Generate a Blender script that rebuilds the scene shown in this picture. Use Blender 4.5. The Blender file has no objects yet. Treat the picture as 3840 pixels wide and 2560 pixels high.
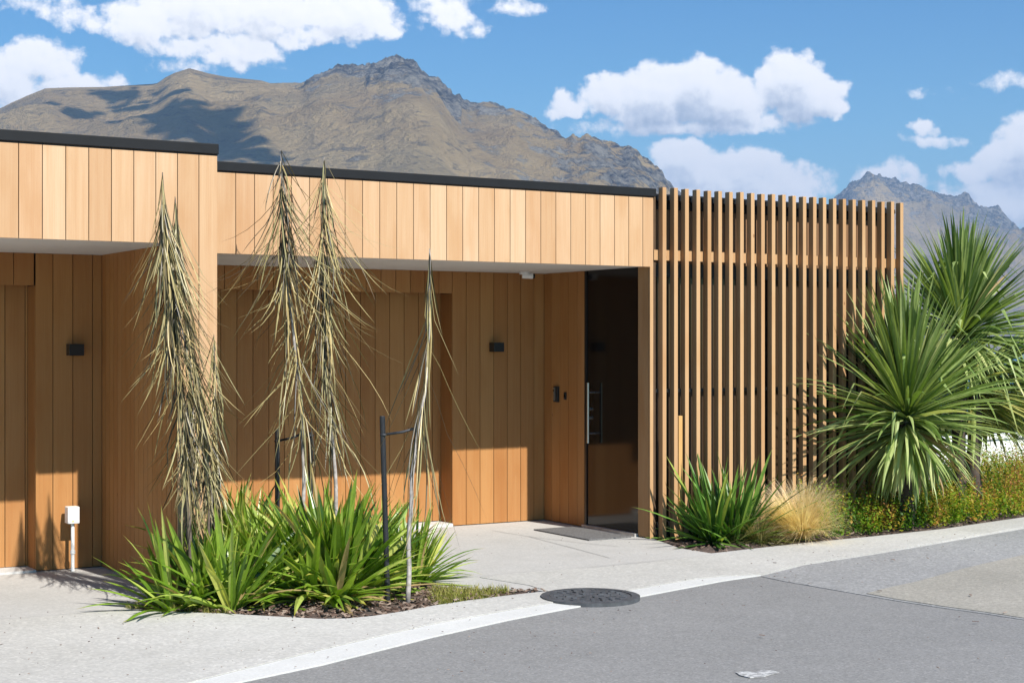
import bpy, bmesh, math, random
import numpy as np
from mathutils import Vector, Matrix, noise
from math import radians as R, sin, cos, pi, atan2, sqrt

S = bpy.context.scene
COL = S.collection
# ------------------------------------------------------------------ camera
F = 3640.0            # focal length in units where the picture is 2352 wide
YAW = R(31.2); CY = 1176.0; HY = 790.0; EYE = 1.7
AX = (sin(YAW), cos(YAW)); RX = (cos(YAW), -sin(YAW))
cam = bpy.data.cameras.new('camera'); camo = bpy.data.objects.new('camera', cam); COL.objects.link(camo)
camo.location = (0, 0, EYE); camo.rotation_euler = (R(90), 0, -YAW)
cam.sensor_width = 36; cam.lens = F/2352*36; cam.shift_y = 6/2352
cam.clip_start = 0.05; cam.clip_end = 60000
S.camera = camo
# ------------------------------------------------------------------ light
SUN = Vector((.112, -1, .965)).normalized()
EL = math.asin(SUN.z); AZ = atan2(SUN.x, SUN.y)
W = bpy.data.worlds.new('World'); S.world = W; W.use_nodes = True
W.cycles.sampling_method = 'MANUAL'; W.cycles.sample_map_resolution = 256
ld = bpy.data.lights.new('sun', 'SUN'); ld.energy = 4.2; ld.angle = R(.53); ld.color = (1, .95, .87)
lo = bpy.data.objects.new('sun', ld); COL.objects.link(lo)
lo.rotation_euler = (-SUN).to_track_quat('-Z', 'Y').to_euler(); lo.location = (0, -10, 30)
S.view_settings.view_transform = 'Standard'; S.view_settings.look = 'None'
S.view_settings.exposure = 0.85; S.view_settings.gamma = 1
S.cycles.use_denoising = True
S.cycles.max_bounces = 7; S.cycles.diffuse_bounces = 2; S.cycles.transparent_max_bounces = 8
S.cycles.volume_bounces = 0

def direc(x, y):      # picture position -> horizontal direction and rise per metre of view depth
    u = (x-CY)/F
    return AX[0]+u*RX[0], AX[1]+u*RX[1], (HY-y)/F
def G(x, y, z=0.0):   # point on the level z
    a, b, r = direc(x, y); d = (z-EYE)/r
    return Vector((a*d, b*d, z))
def PY(x, y, Y):      # point on the vertical plane Y
    a, b, r = direc(x, y); d = Y/b
    return Vector((a*d, Y, EYE+r*d))
def PD(x, y, d):
    a, b, r = direc(x, y)
    return Vector((a*d, b*d, EYE+r*d))

# ------------------------------------------------------------------ nodes
class NT:
    def __init__(s, nt): s.nt = nt; s.n = nt.nodes; s.l = nt.links
    def __call__(s, t, **kw):
        nd = s.n.new(t)
        for k, v in kw.items():
            if k.startswith('_'): setattr(nd, k[1:], v)
        return nd
    def link(s, a, b): s.l.new(a, b)
    def val(s, sock, v):
        if hasattr(v, 'is_output') or isinstance(v, bpy.types.NodeSocket): s.l.new(v, sock)
        else: sock.default_value = v
    def math(s, op, a, b=0.0, c=None, clamp=False):
        nd = s.n.new('ShaderNodeMath'); nd.operation = op; nd.use_clamp = clamp
        s.val(nd.inputs[0], a); s.val(nd.inputs[1], b)
        if c is not None: s.val(nd.inputs[2], c)
        return nd.outputs[0]
    def vmath(s, op, a, b=(0, 0, 0)):
        nd = s.n.new('ShaderNodeVectorMath'); nd.operation = op
        s.val(nd.inputs[0], a); s.val(nd.inputs[1], b)
        return nd
    def ss(s, v, a, b, lo=0.0, hi=1.0):
        nd = s.n.new('ShaderNodeMapRange'); nd.interpolation_type = 'SMOOTHSTEP'
        s.val(nd.inputs[0], v); nd.inputs[1].default_value = a; nd.inputs[2].default_value = b
        nd.inputs[3].default_value = lo; nd.inputs[4].default_value = hi
        return nd.outputs[0]
    def mix(s, f, a, b, blend='MIX'):
        nd = s.n.new('ShaderNodeMix'); nd.data_type = 'RGBA'; nd.blend_type = blend
        s.val(nd.inputs[0], f)
        for i, v in ((6, a), (7, b)):
            if isinstance(v, tuple) and len(v) == 3: v = v+(1,)
            s.val(nd.inputs[i], v)
        return nd.outputs[2]
    def noise(s, vec, scale, detail=4, rough=.55, dim='3D', w=0.0):
        nd = s.n.new('ShaderNodeTexNoise'); nd.noise_dimensions = dim
        if vec is not None: s.l.new(vec, nd.inputs['Vector'])
        nd.inputs['Scale'].default_value = scale; nd.inputs['Detail'].default_value = detail
        nd.inputs['Roughness'].default_value = rough
        return nd.outputs[0]
    def ramp(s, f, stops):
        nd = s.n.new('ShaderNodeValToRGB'); s.l.new(f, nd.inputs[0]); cr = nd.color_ramp
        while len(cr.elements) < len(stops): cr.elements.new(.5)
        for e, (p, c) in zip(cr.elements, stops): e.position = p; e.color = tuple(c)+(1,)
        return nd.outputs[0]
    def scale(s, vec, v):
        return s.vmath('MULTIPLY', vec, v).outputs[0]

def newmat(name):
    m = bpy.data.materials.new(name); m.use_nodes = True
    t = NT(m.node_tree); b = m.node_tree.nodes['Principled BSDF']
    return m, t, b
def bump(t, b, h, strength=.3, dist=.01):
    nd = t.n.new('ShaderNodeBump'); nd.inputs['Strength'].default_value = strength
    nd.inputs['Distance'].default_value = dist; t.l.new(h, nd.inputs['Height']); t.l.new(nd.outputs[0], b.inputs['Normal'])
def plain(name, c, rough=.6, metal=0.0, spec=.5, var=.12, sc=8.0):
    m, t, b = newmat(name)
    co = t('ShaderNodeTexCoord').outputs['Object']
    n = t.noise(co, sc, 5)
    f = t.ss(n, .3, .7)
    col = t.mix(f, tuple(v*(1-var) for v in c), tuple(min(1, v*(1+var)) for v in c))
    t.l.new(col, b.inputs['Base Color']); b.inputs['Roughness'].default_value = rough
    b.inputs['Metallic'].default_value = metal; b.inputs['Specular IOR Level'].default_value = spec
    return m

def cedar(name, cols, dark=.72, knots=.5):
    m, t, b = newmat(name)
    rnd = t('ShaderNodeAttribute'); rnd.attribute_name = 'rnd'
    r = rnd.outputs['Fac']
    co = t('ShaderNodeTexCoord').outputs['Object']
    base = t.ramp(r, [(i/(len(cols)-1), c) for i, c in enumerate(cols)])
    off = t.n.new('ShaderNodeCombineXYZ')
    t.val(off.inputs[2], t.math('MULTIPLY', r, 37.0)); t.val(off.inputs[0], t.math('MULTIPLY', r, 13.0))
    p = t.vmath('ADD', co, off.outputs[0]).outputs[0]
    g1 = t.noise(t.scale(p, (34, 34, .9)), 1.0, 5, .6)       # grain lines
    g2 = t.noise(t.scale(p, (150, 150, 3.0)), 1.0, 3, .6)
    g3 = t.noise(t.scale(p, (5, 5, 1.6)), 1.0, 3, .5)          # broad tone
    k = t.math('ADD', t.ss(g1, .3, .75, 0, .6), t.ss(g2, .35, .75, 0, .4))
    col = t.mix(t.math('MULTIPLY', k, .55), base, t.mix(1.0, base, (.80, .62, .46), 'MULTIPLY'))
    col = t.mix(t.ss(g3, .45, .72, 0, .5), col, t.mix(1.0, base, (.82, .68, .52), 'MULTIPLY'))
    vo = t.n.new('ShaderNodeTexVoronoi'); t.l.new(t.scale(p, (5.5, 5.5, 3.2)), vo.inputs['Vector']); vo.inputs['Scale'].default_value = 1.0
    sc3 = t.n.new('ShaderNodeSeparateColor'); t.l.new(vo.outputs['Color'], sc3.inputs[0])
    kn = t.math('MULTIPLY', t.ss(vo.outputs['Distance'], .035, .075, 1, 0), t.ss(sc3.outputs[0], .80, .82))
    col = t.mix(t.math('MULTIPLY', kn, .75), col, t.mix(1.0, col, (.42, .30, .2), 'MULTIPLY'))
    t.l.new(col, b.inputs['Base Color'])
    b.inputs['Roughness'].default_value = .62; b.inputs['Specular IOR Level'].default_value = .3
    bump(t, b, k, .25, .003)
    return m

def leafmat(name, stops, trans=.35, rough=.42, spec=.45, tipcol=None, vein=True):
    """stops: colour over the leaf's own random number; 'tip' runs 0..1 along the blade"""
    m, t, b = newmat(name)
    a = t('ShaderNodeAttribute'); a.attribute_name = 'rnd'
    col = t.ramp(a.outputs['Fac'], stops)
    if tipcol:
        tp = t('ShaderNodeAttribute'); tp.attribute_name = 'tip'
        f = t.ss(tp.outputs['Fac'], tipcol[1], 1.0)
        col = t.mix(f, col, tipcol[0])
    co = t('ShaderNodeTexCoord').outputs['Object']
    n = t.noise(co, 22.0, 3)
    col = t.mix(t.ss(n, .3, .7, 0, .45), col, t.mix(1.0, col, (.62, .66, .6), 'MULTIPLY'))
    t.l.new(col, b.inputs['Base Color'])
    b.inputs['Roughness'].default_value = rough; b.inputs['Specular IOR Level'].default_value = spec
    tr = t.n.new('ShaderNodeBsdfTranslucent'); t.l.new(t.mix(1.0, col, (1.5, 1.5, .7), 'MULTIPLY'), tr.inputs[0])
    mx = t.n.new('ShaderNodeMixShader'); mx.inputs[0].default_value = trans
    out = t.n['Material Output']
    t.l.new(b.outputs[0], mx.inputs[1]); t.l.new(tr.outputs[0], mx.inputs[2]); t.l.new(mx.outputs[0], out.inputs[0])
    return m

def paving(name, c1, c2, speck, sc, bstr=.3, big=(.35, .08), stain=None, rough=.9):
    m, t, b = newmat(name)
    co = t('ShaderNodeTexCoord').outputs['Object']
    n1 = t.noise(co, big[0], 6, .6); n2 = t.noise(co, 3.1, 5, .6)
    col = t.mix(t.ss(n1, .35, .68), c1, c2)
    col = t.mix(t.ss(n2, .35, .75, 0, .5), col, t.mix(1.0, col, (.88, .88, .87), 'MULTIPLY'))
    n3 = t.noise(co, sc, 3, .75)
    vo = t.n.new('ShaderNodeTexVoronoi'); t.l.new(co, vo.inputs['Vector']); vo.inputs['Scale'].default_value = sc*.8
    sp = t.math('SUBTRACT', vo.outputs['Color'], 0.0)
    sep = t.n.new('ShaderNodeSeparateColor'); t.l.new(vo.outputs['Color'], sep.inputs[0])
    col = t.mix(t.ss(sep.outputs[0], .2, .9, 0, speck), col, t.mix(1.0, col, (.55, .55, .56), 'MULTIPLY'))
    col = t.mix(t.ss(sep.outputs[1], .72, .95, 0, speck), col, t.mix(1.0, col, (1.5, 1.5, 1.48), 'MULTIPLY'))
    if stain:
        n4 = t.noise(co, stain[0], 4, .5)
        col = t.mix(t.ss(n4, .56, .74, 0, stain[1]), col, t.mix(1.0, col, stain[2], 'MULTIPLY'))
    t.l.new(col, b.inputs['Base Color']); b.inputs['Roughness'].default_value = rough
    b.inputs['Specular IOR Level'].default_value = .25
    bump(t, b, t.math('ADD', t.math('MULTIPLY', sep.outputs[2], .6), n3), bstr, .004)
    return m

# ------------------------------------------------------------------ world: sky with cumulus at infinite distance
def cdir(x, y):       # picture position -> (azimuth, rise) in cloud units of about 100 picture units
    a, b, r = direc(x, y); h = sqrt(a*a+b*b)
    return atan2(a, b)*36.4, (r/h)*36.4
def build_world():
    t = NT(W.node_tree); t.n.clear()
    g = bpy.data.node_groups.new('cloud_density', 'ShaderNodeTree')
    g.interface.new_socket('P', in_out='INPUT', socket_type='NodeSocketVector')
    g.interface.new_socket('D', in_out='OUTPUT', socket_type='NodeSocketFloat'); g.interface.new_socket('S', in_out='OUTPUT', socket_type='NodeSocketFloat')
    q = NT(g); gi = q.n.new('NodeGroupInput'); go = q.n.new('NodeGroupOutput')
    P = gi.outputs[0]
    nz = q.n.new('ShaderNodeTexNoise'); nz.noise_dimensions = '2D'; q.l.new(P, nz.inputs['Vector'])
    nz.inputs['Scale'].default_value = 1.15; nz.inputs['Detail'].default_value = 5; nz.inputs['Roughness'].default_value = .52
    wv = q.vmath('SUBTRACT', nz.outputs[1], (.5, .5, .5)).outputs[0]
    wp = q.vmath('ADD', P, q.scale(wv, (.85, .6, 0))).outputs[0]
    # x, y, half width, half height, strength, flatness of the base
    blobs = [
     # left bank
     (85, 150, 95, 68, 1.0, 1.5), (10, 190, 90, 75, 1.0, 1.2), (180, 205, 95, 45, .95, 1.6), (265, 190, 45, 28, .7, 1.5), (60, 235, 190, 60, .7, 1),
     # upper bank
     (40, 5, 190, 30, .6, 1), (200, 45, 85, 38, .75, 1.2), (330, 55, 90, 75, .95, 1.1), (470, 20, 160, 85, 1.0, 1.1), (600, 35, 150, 80, 1.0, 1.2), (560, 118, 105, 45, .95, 1.3),
     (790, 40, 150, 70, 1.0, 1.5), (860, 55, 85, 50, .9, 1.3), (700, 80, 160, 38, .75, 1.2), (440, 110, 130, 42, .75, 1.3),
     # two puffs
     (1040, 40, 75, 62, .8, 1.3), (1075, 75, 45, 34, .65, 1.2), (1180, 18, 68, 40, .6, 1.3), (980, 5, 60, 25, .6, 1),
     # main cumulus
     (1300, 250, 52, 40, 1.0, 1.3), (1390, 225, 60, 52, 1.1, 1.2), (1500, 235, 130, 90, 1.25, 1.5), (1590, 210, 100, 75, 1.25, 1.2), (1660, 240, 120, 80, 1.25, 1.5),
     (1815, 190, 85, 75, 1.2, 1.2), (1850, 235, 110, 70, 1.25, 1.6), (1920, 255, 48, 36, 1.0, 1.3), (1600, 290, 290, 28, .8, 1),
     # low bank over the ridge end
     (1560, 372, 76, 52, 1.15, 1.3), (1630, 402, 140, 55, 1.1, 1), (1720, 385, 75, 52, 1.05, 1.1), (1780, 415, 135, 46, 1.0, 1), (1690, 440, 240, 46, 1.0, 1),
     # behind the far peak, and right edge
     (2035, 400, 80, 36, .8, 1.1), (2095, 425, 65, 28, .65, 1.1), (2310, 375, 80, 60, 1.1, 1.2), (2370, 355, 95, 90, 1.2, 1.1), (2235, 400, 60, 36, 1.0, 1.1), (2320, 465, 170, 60, 1.05, 1), (2180, 462, 60, 22, .7, 1),
     (2122, 298, 38, 26, .85, 1.2), (2145, 322, 80, 22, .66, 1), (2320, 185, 90, 26, .52, 1), (2140, 212, 70, 13, .42, 1), (2200, 236, 60, 7, .2, 1),
     # veil behind the hill top
     (420, 155, 110, 30, .5, 1), (640, 150, 60, 12, .3, 1),
    ]
    acc = None
    for (x, y, rx, ry, st, fl) in blobs:
        a, e = cdir(x, y)
        v = q.vmath('SUBTRACT', wp, (a, e, 0)).outputs[0]
        v = q.scale(v, (100/rx, 100/ry, 0))
        if fl > 1:
            v = q.vmath('MAXIMUM', v, q.scale(v, (-1, -fl, 1))).outputs[0]
        d2 = q.vmath('DOT_PRODUCT', v, v).outputs[1]
        f = q.math('MULTIPLY_ADD', d2, -.62*st, st)
        acc = f if acc is None else q.math('SMOOTH_MAX', acc, f, .16)
    nf = q.noise(P, 2.3, 7, .6)
    nf2 = q.noise(P, 7.5, 4, .6)
    d = q.math('MULTIPLY_ADD', nf, 1.15, q.math('MULTIPLY_ADD', nf2, .22, q.math('SUBTRACT', acc, .95)))
    q.l.new(d, go.inputs[0]); q.l.new(acc, go.inputs[1])

    tc = t('ShaderNodeTexCoord').outputs['Generated']
    sp = t.n.new('ShaderNodeSeparateXYZ'); t.l.new(tc, sp.inputs[0])
    az = t.math('MULTIPLY', t.math('ARCTAN2', sp.outputs[0], sp.outputs[1]), 36.4)
    h = t.math('SQRT', t.math('ADD', t.math('MULTIPLY', sp.outputs[0], sp.outputs[0]), t.math('MULTIPLY', sp.outputs[1], sp.outputs[1])))
    el = t.math('MULTIPLY', t.math('DIVIDE', sp.outputs[2], h), 36.4)
    cb = t.n.new('ShaderNodeCombineXYZ'); t.l.new(az, cb.inputs[0]); t.l.new(el, cb.inputs[1])
    def dens(off):
        gn = t.n.new('ShaderNodeGroup'); gn.node_tree = g
        t.l.new(t.vmath('ADD', cb.outputs[0], off).outputs[0], gn.inputs[0]); return gn.outputs[0], gn.outputs[1]
    d0, s0 = dens((0, 0, 0)); d1, s1 = dens((.05, .50, 0)); d2, s2 = dens((.10, .12, 0))
    mask = t.ss(d0, .02, .46)
    sky = t.n.new('ShaderNodeTexSky'); sky.sky_type = 'NISHITA'; sky.sun_disc = False
    sky.sun_elevation = EL; sky.sun_rotation = AZ; sky.altitude = 400; sky.air_density = 1.0; sky.dust_density = .55; sky.ozone_density = 2.0
    hsv = t.n.new('ShaderNodeHueSaturation'); hsv.inputs['Saturation'].default_value = SKY_SAT
    t.l.new(sky.outputs[0], hsv.inputs['Color'])
    lowf = t.ss(el, 2.0, 9.0, 1.0, 0.0)
    tint = t.mix(lowf, (SKY_K*SKY_T[0], SKY_K*SKY_T[1], SKY_K*SKY_T[2]), (SKY_K*.92, SKY_K*1.36, SKY_K*1.30))
    skyc = t.mix(1.0, hsv.outputs[0], tint, 'MULTIPLY')
    under = t.ss(s1, .6, 1.5)
    lump = t.ss(t.math('SUBTRACT', d2, d0), -.3, .4)
    sh = t.math('ADD', t.math('MULTIPLY', under, .78), t.math('MULTIPLY', lump, .34), clamp=True)
    cc = t.ramp(sh, [(0, (.94, .89, .84)), (.35, (.86, .83, .80)), (.7, (.54, .55, .58)), (1, (.28, .315, .37))])
    col = t.mix(mask, skyc, cc)
    bg = t.n.new('ShaderNodeBackground'); t.l.new(col, bg.inputs[0]); bg.inputs[1].default_value = 1.0
    out = t.n.new('ShaderNodeOutputWorld'); t.l.new(bg.outputs[0], out.inputs[0])
SKY_K = .062; SKY_SAT = 1.5; SKY_T = (.60, 1.04, 1.14)
build_world()

# ------------------------------------------------------------------ object helpers
def tag(o, label=None, cat=None, group=None, kind=None):
    if label: o['label'] = label
    if cat: o['category'] = cat
    if group: o['group'] = group
    if kind: o['kind'] = kind
    return o
def empty(name, loc, label=None, cat=None, group=None):
    o = bpy.data.objects.new(name, None); COL.objects.link(o); o.location = loc; o.empty_display_size = .2
    return tag(o, label, cat, group)
class MB:
    def __init__(s): s.v = []; s.f = []; s.r = []; s.t = []; s.m = []; s.cr = 0.0; s.ct = 0.0; s.mi = 0
    def vert(s, p, t=None):
        s.v.append(tuple(p)); s.r.append(s.cr); s.t.append(s.ct if t is None else t); return len(s.v)-1
    def face(s, idx): s.f.append(tuple(idx)); s.m.append(s.mi)
    def box(s, a, b):
        x0, y0, z0 = a; x1, y1, z1 = b
        i = [s.vert(p) for p in ((x0, y0, z0), (x1, y0, z0), (x1, y1, z0), (x0, y1, z0), (x0, y0, z1), (x1, y0, z1), (x1, y1, z1), (x0, y1, z1))]
        for q in ((0, 3, 2, 1), (4, 5, 6, 7), (0, 1, 5, 4), (1, 2, 6, 5), (2, 3, 7, 6), (3, 0, 4, 7)): s.face([i[k] for k in q])
    def obox(s, c, ux, uy, uz):     # centre and three half vectors
        c, ux, uy, uz = map(Vector, (c, ux, uy, uz))
        i = [s.vert(c+a*ux+b*uy+d*uz) for (a, b, d) in ((-1, -1, -1), (1, -1, -1), (1, 1, -1), (-1, 1, -1), (-1, -1, 1), (1, -1, 1), (1, 1, 1), (-1, 1, 1))]
        for q in ((0, 3, 2, 1), (4, 5, 6, 7), (0, 1, 5, 4), (1, 2, 6, 5), (2, 3, 7, 6), (3, 0, 4, 7)): s.face([i[k] for k in q])
    def tube(s, pts, rad, n=8, cap=True):
        pts = [Vector(p) for p in pts]
        if not hasattr(rad, '__len__'): rad = [rad]*len(pts)
        rings = []
        for k, p in enumerate(pts):
            d = (pts[min(k+1, len(pts)-1)]-pts[max(k-1, 0)]).normalized()
            a = d.cross(Vector((0, 0, 1)) if abs(d.z) < .9 else Vector((1, 0, 0))).normalized(); b = d.cross(a)
            rings.append([s.vert(p+rad[k]*(a*cos(2*pi*j/n)+b*sin(2*pi*j/n)), k/(len(pts)-1)) for j in range(n)])
        for k in range(len(rings)-1):
            for j in range(n):
                s.face((rings[k][j], rings[k][(j+1) % n], rings[k+1][(j+1) % n], rings[k+1][j]))
        if cap: s.face(rings[0][::-1]); s.face(rings[-1])
    def blade(s, pts, wid, side, fold=.25):
        """leaf blade: a folded strip along pts"""
        n = len(pts); rows = []
        for k, p in enumerate(pts):
            d = (pts[min(k+1, n-1)]-pts[max(k-1, 0)])
            sd = (side-d*(side.dot(d)/max(d.length_squared, 1e-9)))
            if sd.length < 1e-6: sd = Vector((1, 0, 0))
            sd.normalize(); nn = sd.cross(d).normalized()
            w = wid[k]/2; tt = k/(n-1)
            if k == n-1: rows.append([s.vert(p, tt)])
            else:
                rows.append([s.vert(p-sd*w+nn*w*fold*2, tt), s.vert(p, tt), s.vert(p+sd*w+nn*w*fold*2, tt)])
        for k in range(n-2):
            a, b = rows[k], rows[k+1]
            s.face((a[0], a[1], b[1], b[0])); s.face((a[1], a[2], b[2], b[1]))
        a, b = rows[-2], rows[-1]
        s.face((a[0], a[1], b[0])); s.face((a[1], a[2], b[0]))
    def build(s, name, mats, parent=None, smooth=False, loc=None, bevel=0.0):
        me = bpy.data.meshes.new(name)
        o = bpy.data.objects.new(name, me); COL.objects.link(o)
        off = Vector((0, 0, 0))
        if parent is not None:
            o.parent = parent; q = parent
            while q is not None: off += Vector(q.location); q = q.parent
        if loc is not None:
            o.location = Vector(loc)-off; off = Vector(loc)
        arr = np.array(s.v, dtype=float).reshape(-1, 3)-np.array(off)
        me.from_pydata(arr.tolist(), [], s.f)
        for nm, src in (('rnd', s.r), ('tip', s.t)):
            at = me.attributes.new(nm, 'FLOAT', 'POINT'); at.data.foreach_set('value', src)
        if not isinstance(mats, (list, tuple)): mats = [mats]
        for m in mats: me.materials.append(m)
        if len(mats) > 1: me.polygons.foreach_set('material_index', s.m)
        if smooth: me.polygons.foreach_set('use_smooth', [True]*len(me.polygons))
        me.update()
        if bevel:
            md = o.modifiers.new('bevel', 'BEVEL'); md.width = bevel; md.segments = 2; md.limit_method = 'ANGLE'
        return o

def slab(name, outer, holes, z, th, mat, parent=None):
    bm = bmesh.new(); edges = []
    for loop in [outer]+list(holes):
        vs = [bm.verts.new((p[0], p[1], z)) for p in loop]
        edges += [bm.edges.new((vs[i], vs[(i+1) % len(vs)])) for i in range(len(vs))]
    bmesh.ops.triangle_fill(bm, edges=edges, use_beauty=True)
    for f in bm.faces:
        if f.normal.z < 0: f.normal_flip()
    top = list(bm.faces)
    ex = bmesh.ops.extrude_face_region(bm, geom=top)
    nv = [g for g in ex['geom'] if isinstance(g, bmesh.types.BMVert)]
    bmesh.ops.translate(bm, verts=nv, vec=(0, 0, -th))
    bmesh.ops.recalc_face_normals(bm, faces=bm.faces)
    me = bpy.data.meshes.new(name); bm.to_mesh(me); bm.free()
    o = bpy.data.objects.new(name, me); COL.objects.link(o); me.materials.append(mat)
    if parent: o.parent = parent
    return o

# ------------------------------------------------------------------ materials
M = {}
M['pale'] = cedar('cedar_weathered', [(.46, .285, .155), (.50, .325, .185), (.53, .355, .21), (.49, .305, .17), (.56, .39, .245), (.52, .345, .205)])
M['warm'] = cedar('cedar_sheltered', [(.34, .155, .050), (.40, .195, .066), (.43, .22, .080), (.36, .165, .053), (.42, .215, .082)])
M['slat'] = cedar('cedar_slat', [(.41, .245, .12), (.46, .285, .145), (.49, .32, .17), (.43, .26, .13)])
M['shade_board'] = cedar('shade_toned_board', [(.16, .09, .045), (.19, .11, .055), (.22, .13, .07)])  # upper wall boards: dark base colour stands in for shade behind the slats
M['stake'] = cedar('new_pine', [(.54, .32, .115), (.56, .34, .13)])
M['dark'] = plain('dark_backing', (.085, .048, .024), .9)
M['flash'] = plain('charcoal_flashing', (.007, .008, .010), .6, .0, .25)
M['soffit'] = plain('soffit_paint', (.62, .60, .57), .7, var=.04, sc=2)
M['black'] = plain('black_door_paint', (.005, .0045, .0045), .10, 0, .38, var=.1)
M['blackm'] = plain('black_powdercoat', (.012, .012, .013), .4)
M['steel'] = plain('brushed_steel', (.62, .61, .59), .28, 1.0, var=.05)
M['white'] = plain('white_plastic', (.78, .78, .77), .35, var=.03)
M['alu'] = plain('aluminium_sill', (.55, .53, .50), .45, .3)
M['mat'] = plain('coir_mat', (.12, .118, .118), .95, var=.3, sc=60)
M['stakeb'] = plain('black_plastic_stake', (.016, .017, .02), .45)
M['rubber'] = plain('rubber_tie', (.03, .033, .04), .6)
M['concrete'] = paving('driveway_concrete', (.42, .41, .39), (.49, .48, .46), .20, 90, .25, stain=(.9, .3, (.86, .85, .83)))
M['path'] = paving('footpath_concrete', (.43, .42, .392), (.495, .485, .458), .30, 75, .35, stain=(1.3, .3, (.86, .85, .83)))
M['channel'] = paving('channel_concrete', (.52, .52, .505), (.58, .58, .565), .14, 120, .2, stain=(2.0, .35, (.84, .83, .8)))
M['asphalt'] = paving('asphalt', (.222, .220, .216), (.246, .243, .238), .42, 110, .5, stain=(.45, .4, (.84, .84, .85)))
M['chip'] = paving('chipseal', (.26, .26, .258), (.31, .309, .306), .50, 75, .6, stain=(.8, .3, (.8, .8, .82)))
M['chip2'] = paving('worn_chipseal', (.29, .275, .24), (.34, .32, .28), .4, 80, .5, stain=(.8, .3, (.85, .85, .84)))
M['joint'] = plain('joint_filler', (.26, .255, .24), .9)
M['iron'] = plain('cast_iron', (.075, .08, .088), .6, .2, var=.3, sc=14)
def mat_line():
    m, t, b = newmat('worn_road_paint'); co = t('ShaderNodeTexCoord').outputs['Object']
    t.l.new(t.mix(t.ss(t.noise(co, 26, 5, .7), .40, .60), (.21, .21, .21), (.50, .50, .49)), b.inputs['Base Color']); b.inputs['Roughness'].default_value = .85
    return m
M['line'] = mat_line()
M['bark'] = plain('bark', (.30, .26, .22), .85, var=.35, sc=30)
M['lbark'] = plain('lancewood_bark', (.36, .33, .31), .75, var=.3, sc=25)
M['dbark2'] = plain('brown_stem_bark', (.13, .10, .08), .85, var=.35, sc=25)
M['dbark'] = plain('dark_bark', (.06, .045, .035), .9, var=.4, sc=18)
M['lance'] = leafmat('lancewood_leaf', [(0, (.025, .020, .012)), (.3, (.09, .07, .03)), (.5, (.24, .19, .08)), (.75, (.31, .285, .135)), (1, (.52, .39, .17))], .08, .42, .5)
M['lily'] = leafmat('lily_leaf', [(0, (.04, .10, .012)), (.3, (.13, .24, .018)), (.6, (.27, .41, .05)), (.85, (.52, .58, .15)), (.96, (.66, .60, .15)), (1, (.52, .38, .18))], .33, .30, .7, ((.36, .30, .06), .86))
M['flax'] = leafmat('flax_leaf', [(0, (.03, .08, .012)), (.5, (.08, .19, .025)), (.85, (.19, .34, .06)), (1, (.36, .44, .08))], .28, .42, .4, ((.26, .20, .05), .88))
M['cab'] = leafmat('cabbage_tree_leaf', [(0, (.05, .10, .015)), (.35, (.15, .235, .05)), (.65, (.30, .38, .13)), (.9, (.46, .53, .22)), (.95, (.55, .55, .24)), (1, (.42, .29, .15))], .25, .45, .35)
M['caby'] = leafmat('old_cabbage_leaf', [(0, (.08, .15, .03)), (.5, (.26, .34, .10)), (1, (.52, .48, .16))], .25, .33, .6)
M['tuss'] = leafmat('tussock_blade', [(0, (.58, .42, .25)), (.5, (.84, .67, .46)), (1, (.94, .83, .64))], .45, .5, .3)
M['tussg'] = leafmat('green_tussock_blade', [(0, (.09, .10, .03)), (.5, (.22, .22, .07)), (1, (.38, .33, .14))], .3, .5, .3)
M['cover'] = leafmat('ground_cover_leaf', [(0, (.06, .16, .012)), (.3, (.17, .30, .02)), (.5, (.32, .36, .03)), (.68, (.46, .33, .05)), (.85, (.44, .21, .06)), (1, (.36, .15, .07))], .4, .5, .3)
M['grass'] = leafmat('short_grass', [(0, (.14, .17, .03)), (.5, (.27, .28, .06)), (1, (.42, .36, .12))], .3, .5, .3)
M['bush'] = leafmat('dark_shrub_leaf', [(0, (.02, .035, .01)), (.6, (.04, .07, .015)), (1, (.08, .10, .03))], .2, .5, .3)
M['mulch'] = plain('bark_mulch', (.075, .052, .042), .95, var=.5, sc=45)
M['chips'] = leafmat('bark_chips', [(0, (.06, .035, .025)), (.5, (.17, .11, .085)), (1, (.36, .28, .23))], .0, .9, .2)
M['render'] = plain('white_render', (.8, .8, .79), .8, var=.03)

def mat_glass():
    m, t, b = newmat('dark_window_glass')
    b.inputs['Base Color'].default_value = (.045, .028, .016, 1); b.inputs['Roughness'].default_value = .06
    b.inputs['Specular IOR Level'].default_value = .18
    return m
M['glass'] = mat_glass()
def mat_water():
    m, t, b = newmat('lake_water')
    co = t('ShaderNodeTexCoord').outputs['Object']
    n = t.noise(t.scale(co, (.02, .02, .02)), 3, 5)
    b.inputs['Base Color'].default_value = (.015, .12, .26, 1); b.inputs['Roughness'].default_value = .4; b.inputs['Specular IOR Level'].default_value = .2
    bump(t, b, n, .2, 1.0)
    return m
M['water'] = mat_water()
def mat_land():
    m, t, b = newmat('grassed_land')
    co = t('ShaderNodeTexCoord').outputs['Object']
    n = t.noise(co, .15, 6); n2 = t.noise(co, 4, 5)
    col = t.mix(t.ss(n, .35, .65), (.06, .075, .025), (.17, .14, .065))
    col = t.mix(t.ss(n2, .3, .7, 0, .6), col, (.07, .06, .03))
    t.l.new(col, b.inputs['Base Color']); b.inputs['Roughness'].default_value = .95
    return m
M['land'] = mat_land()
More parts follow.
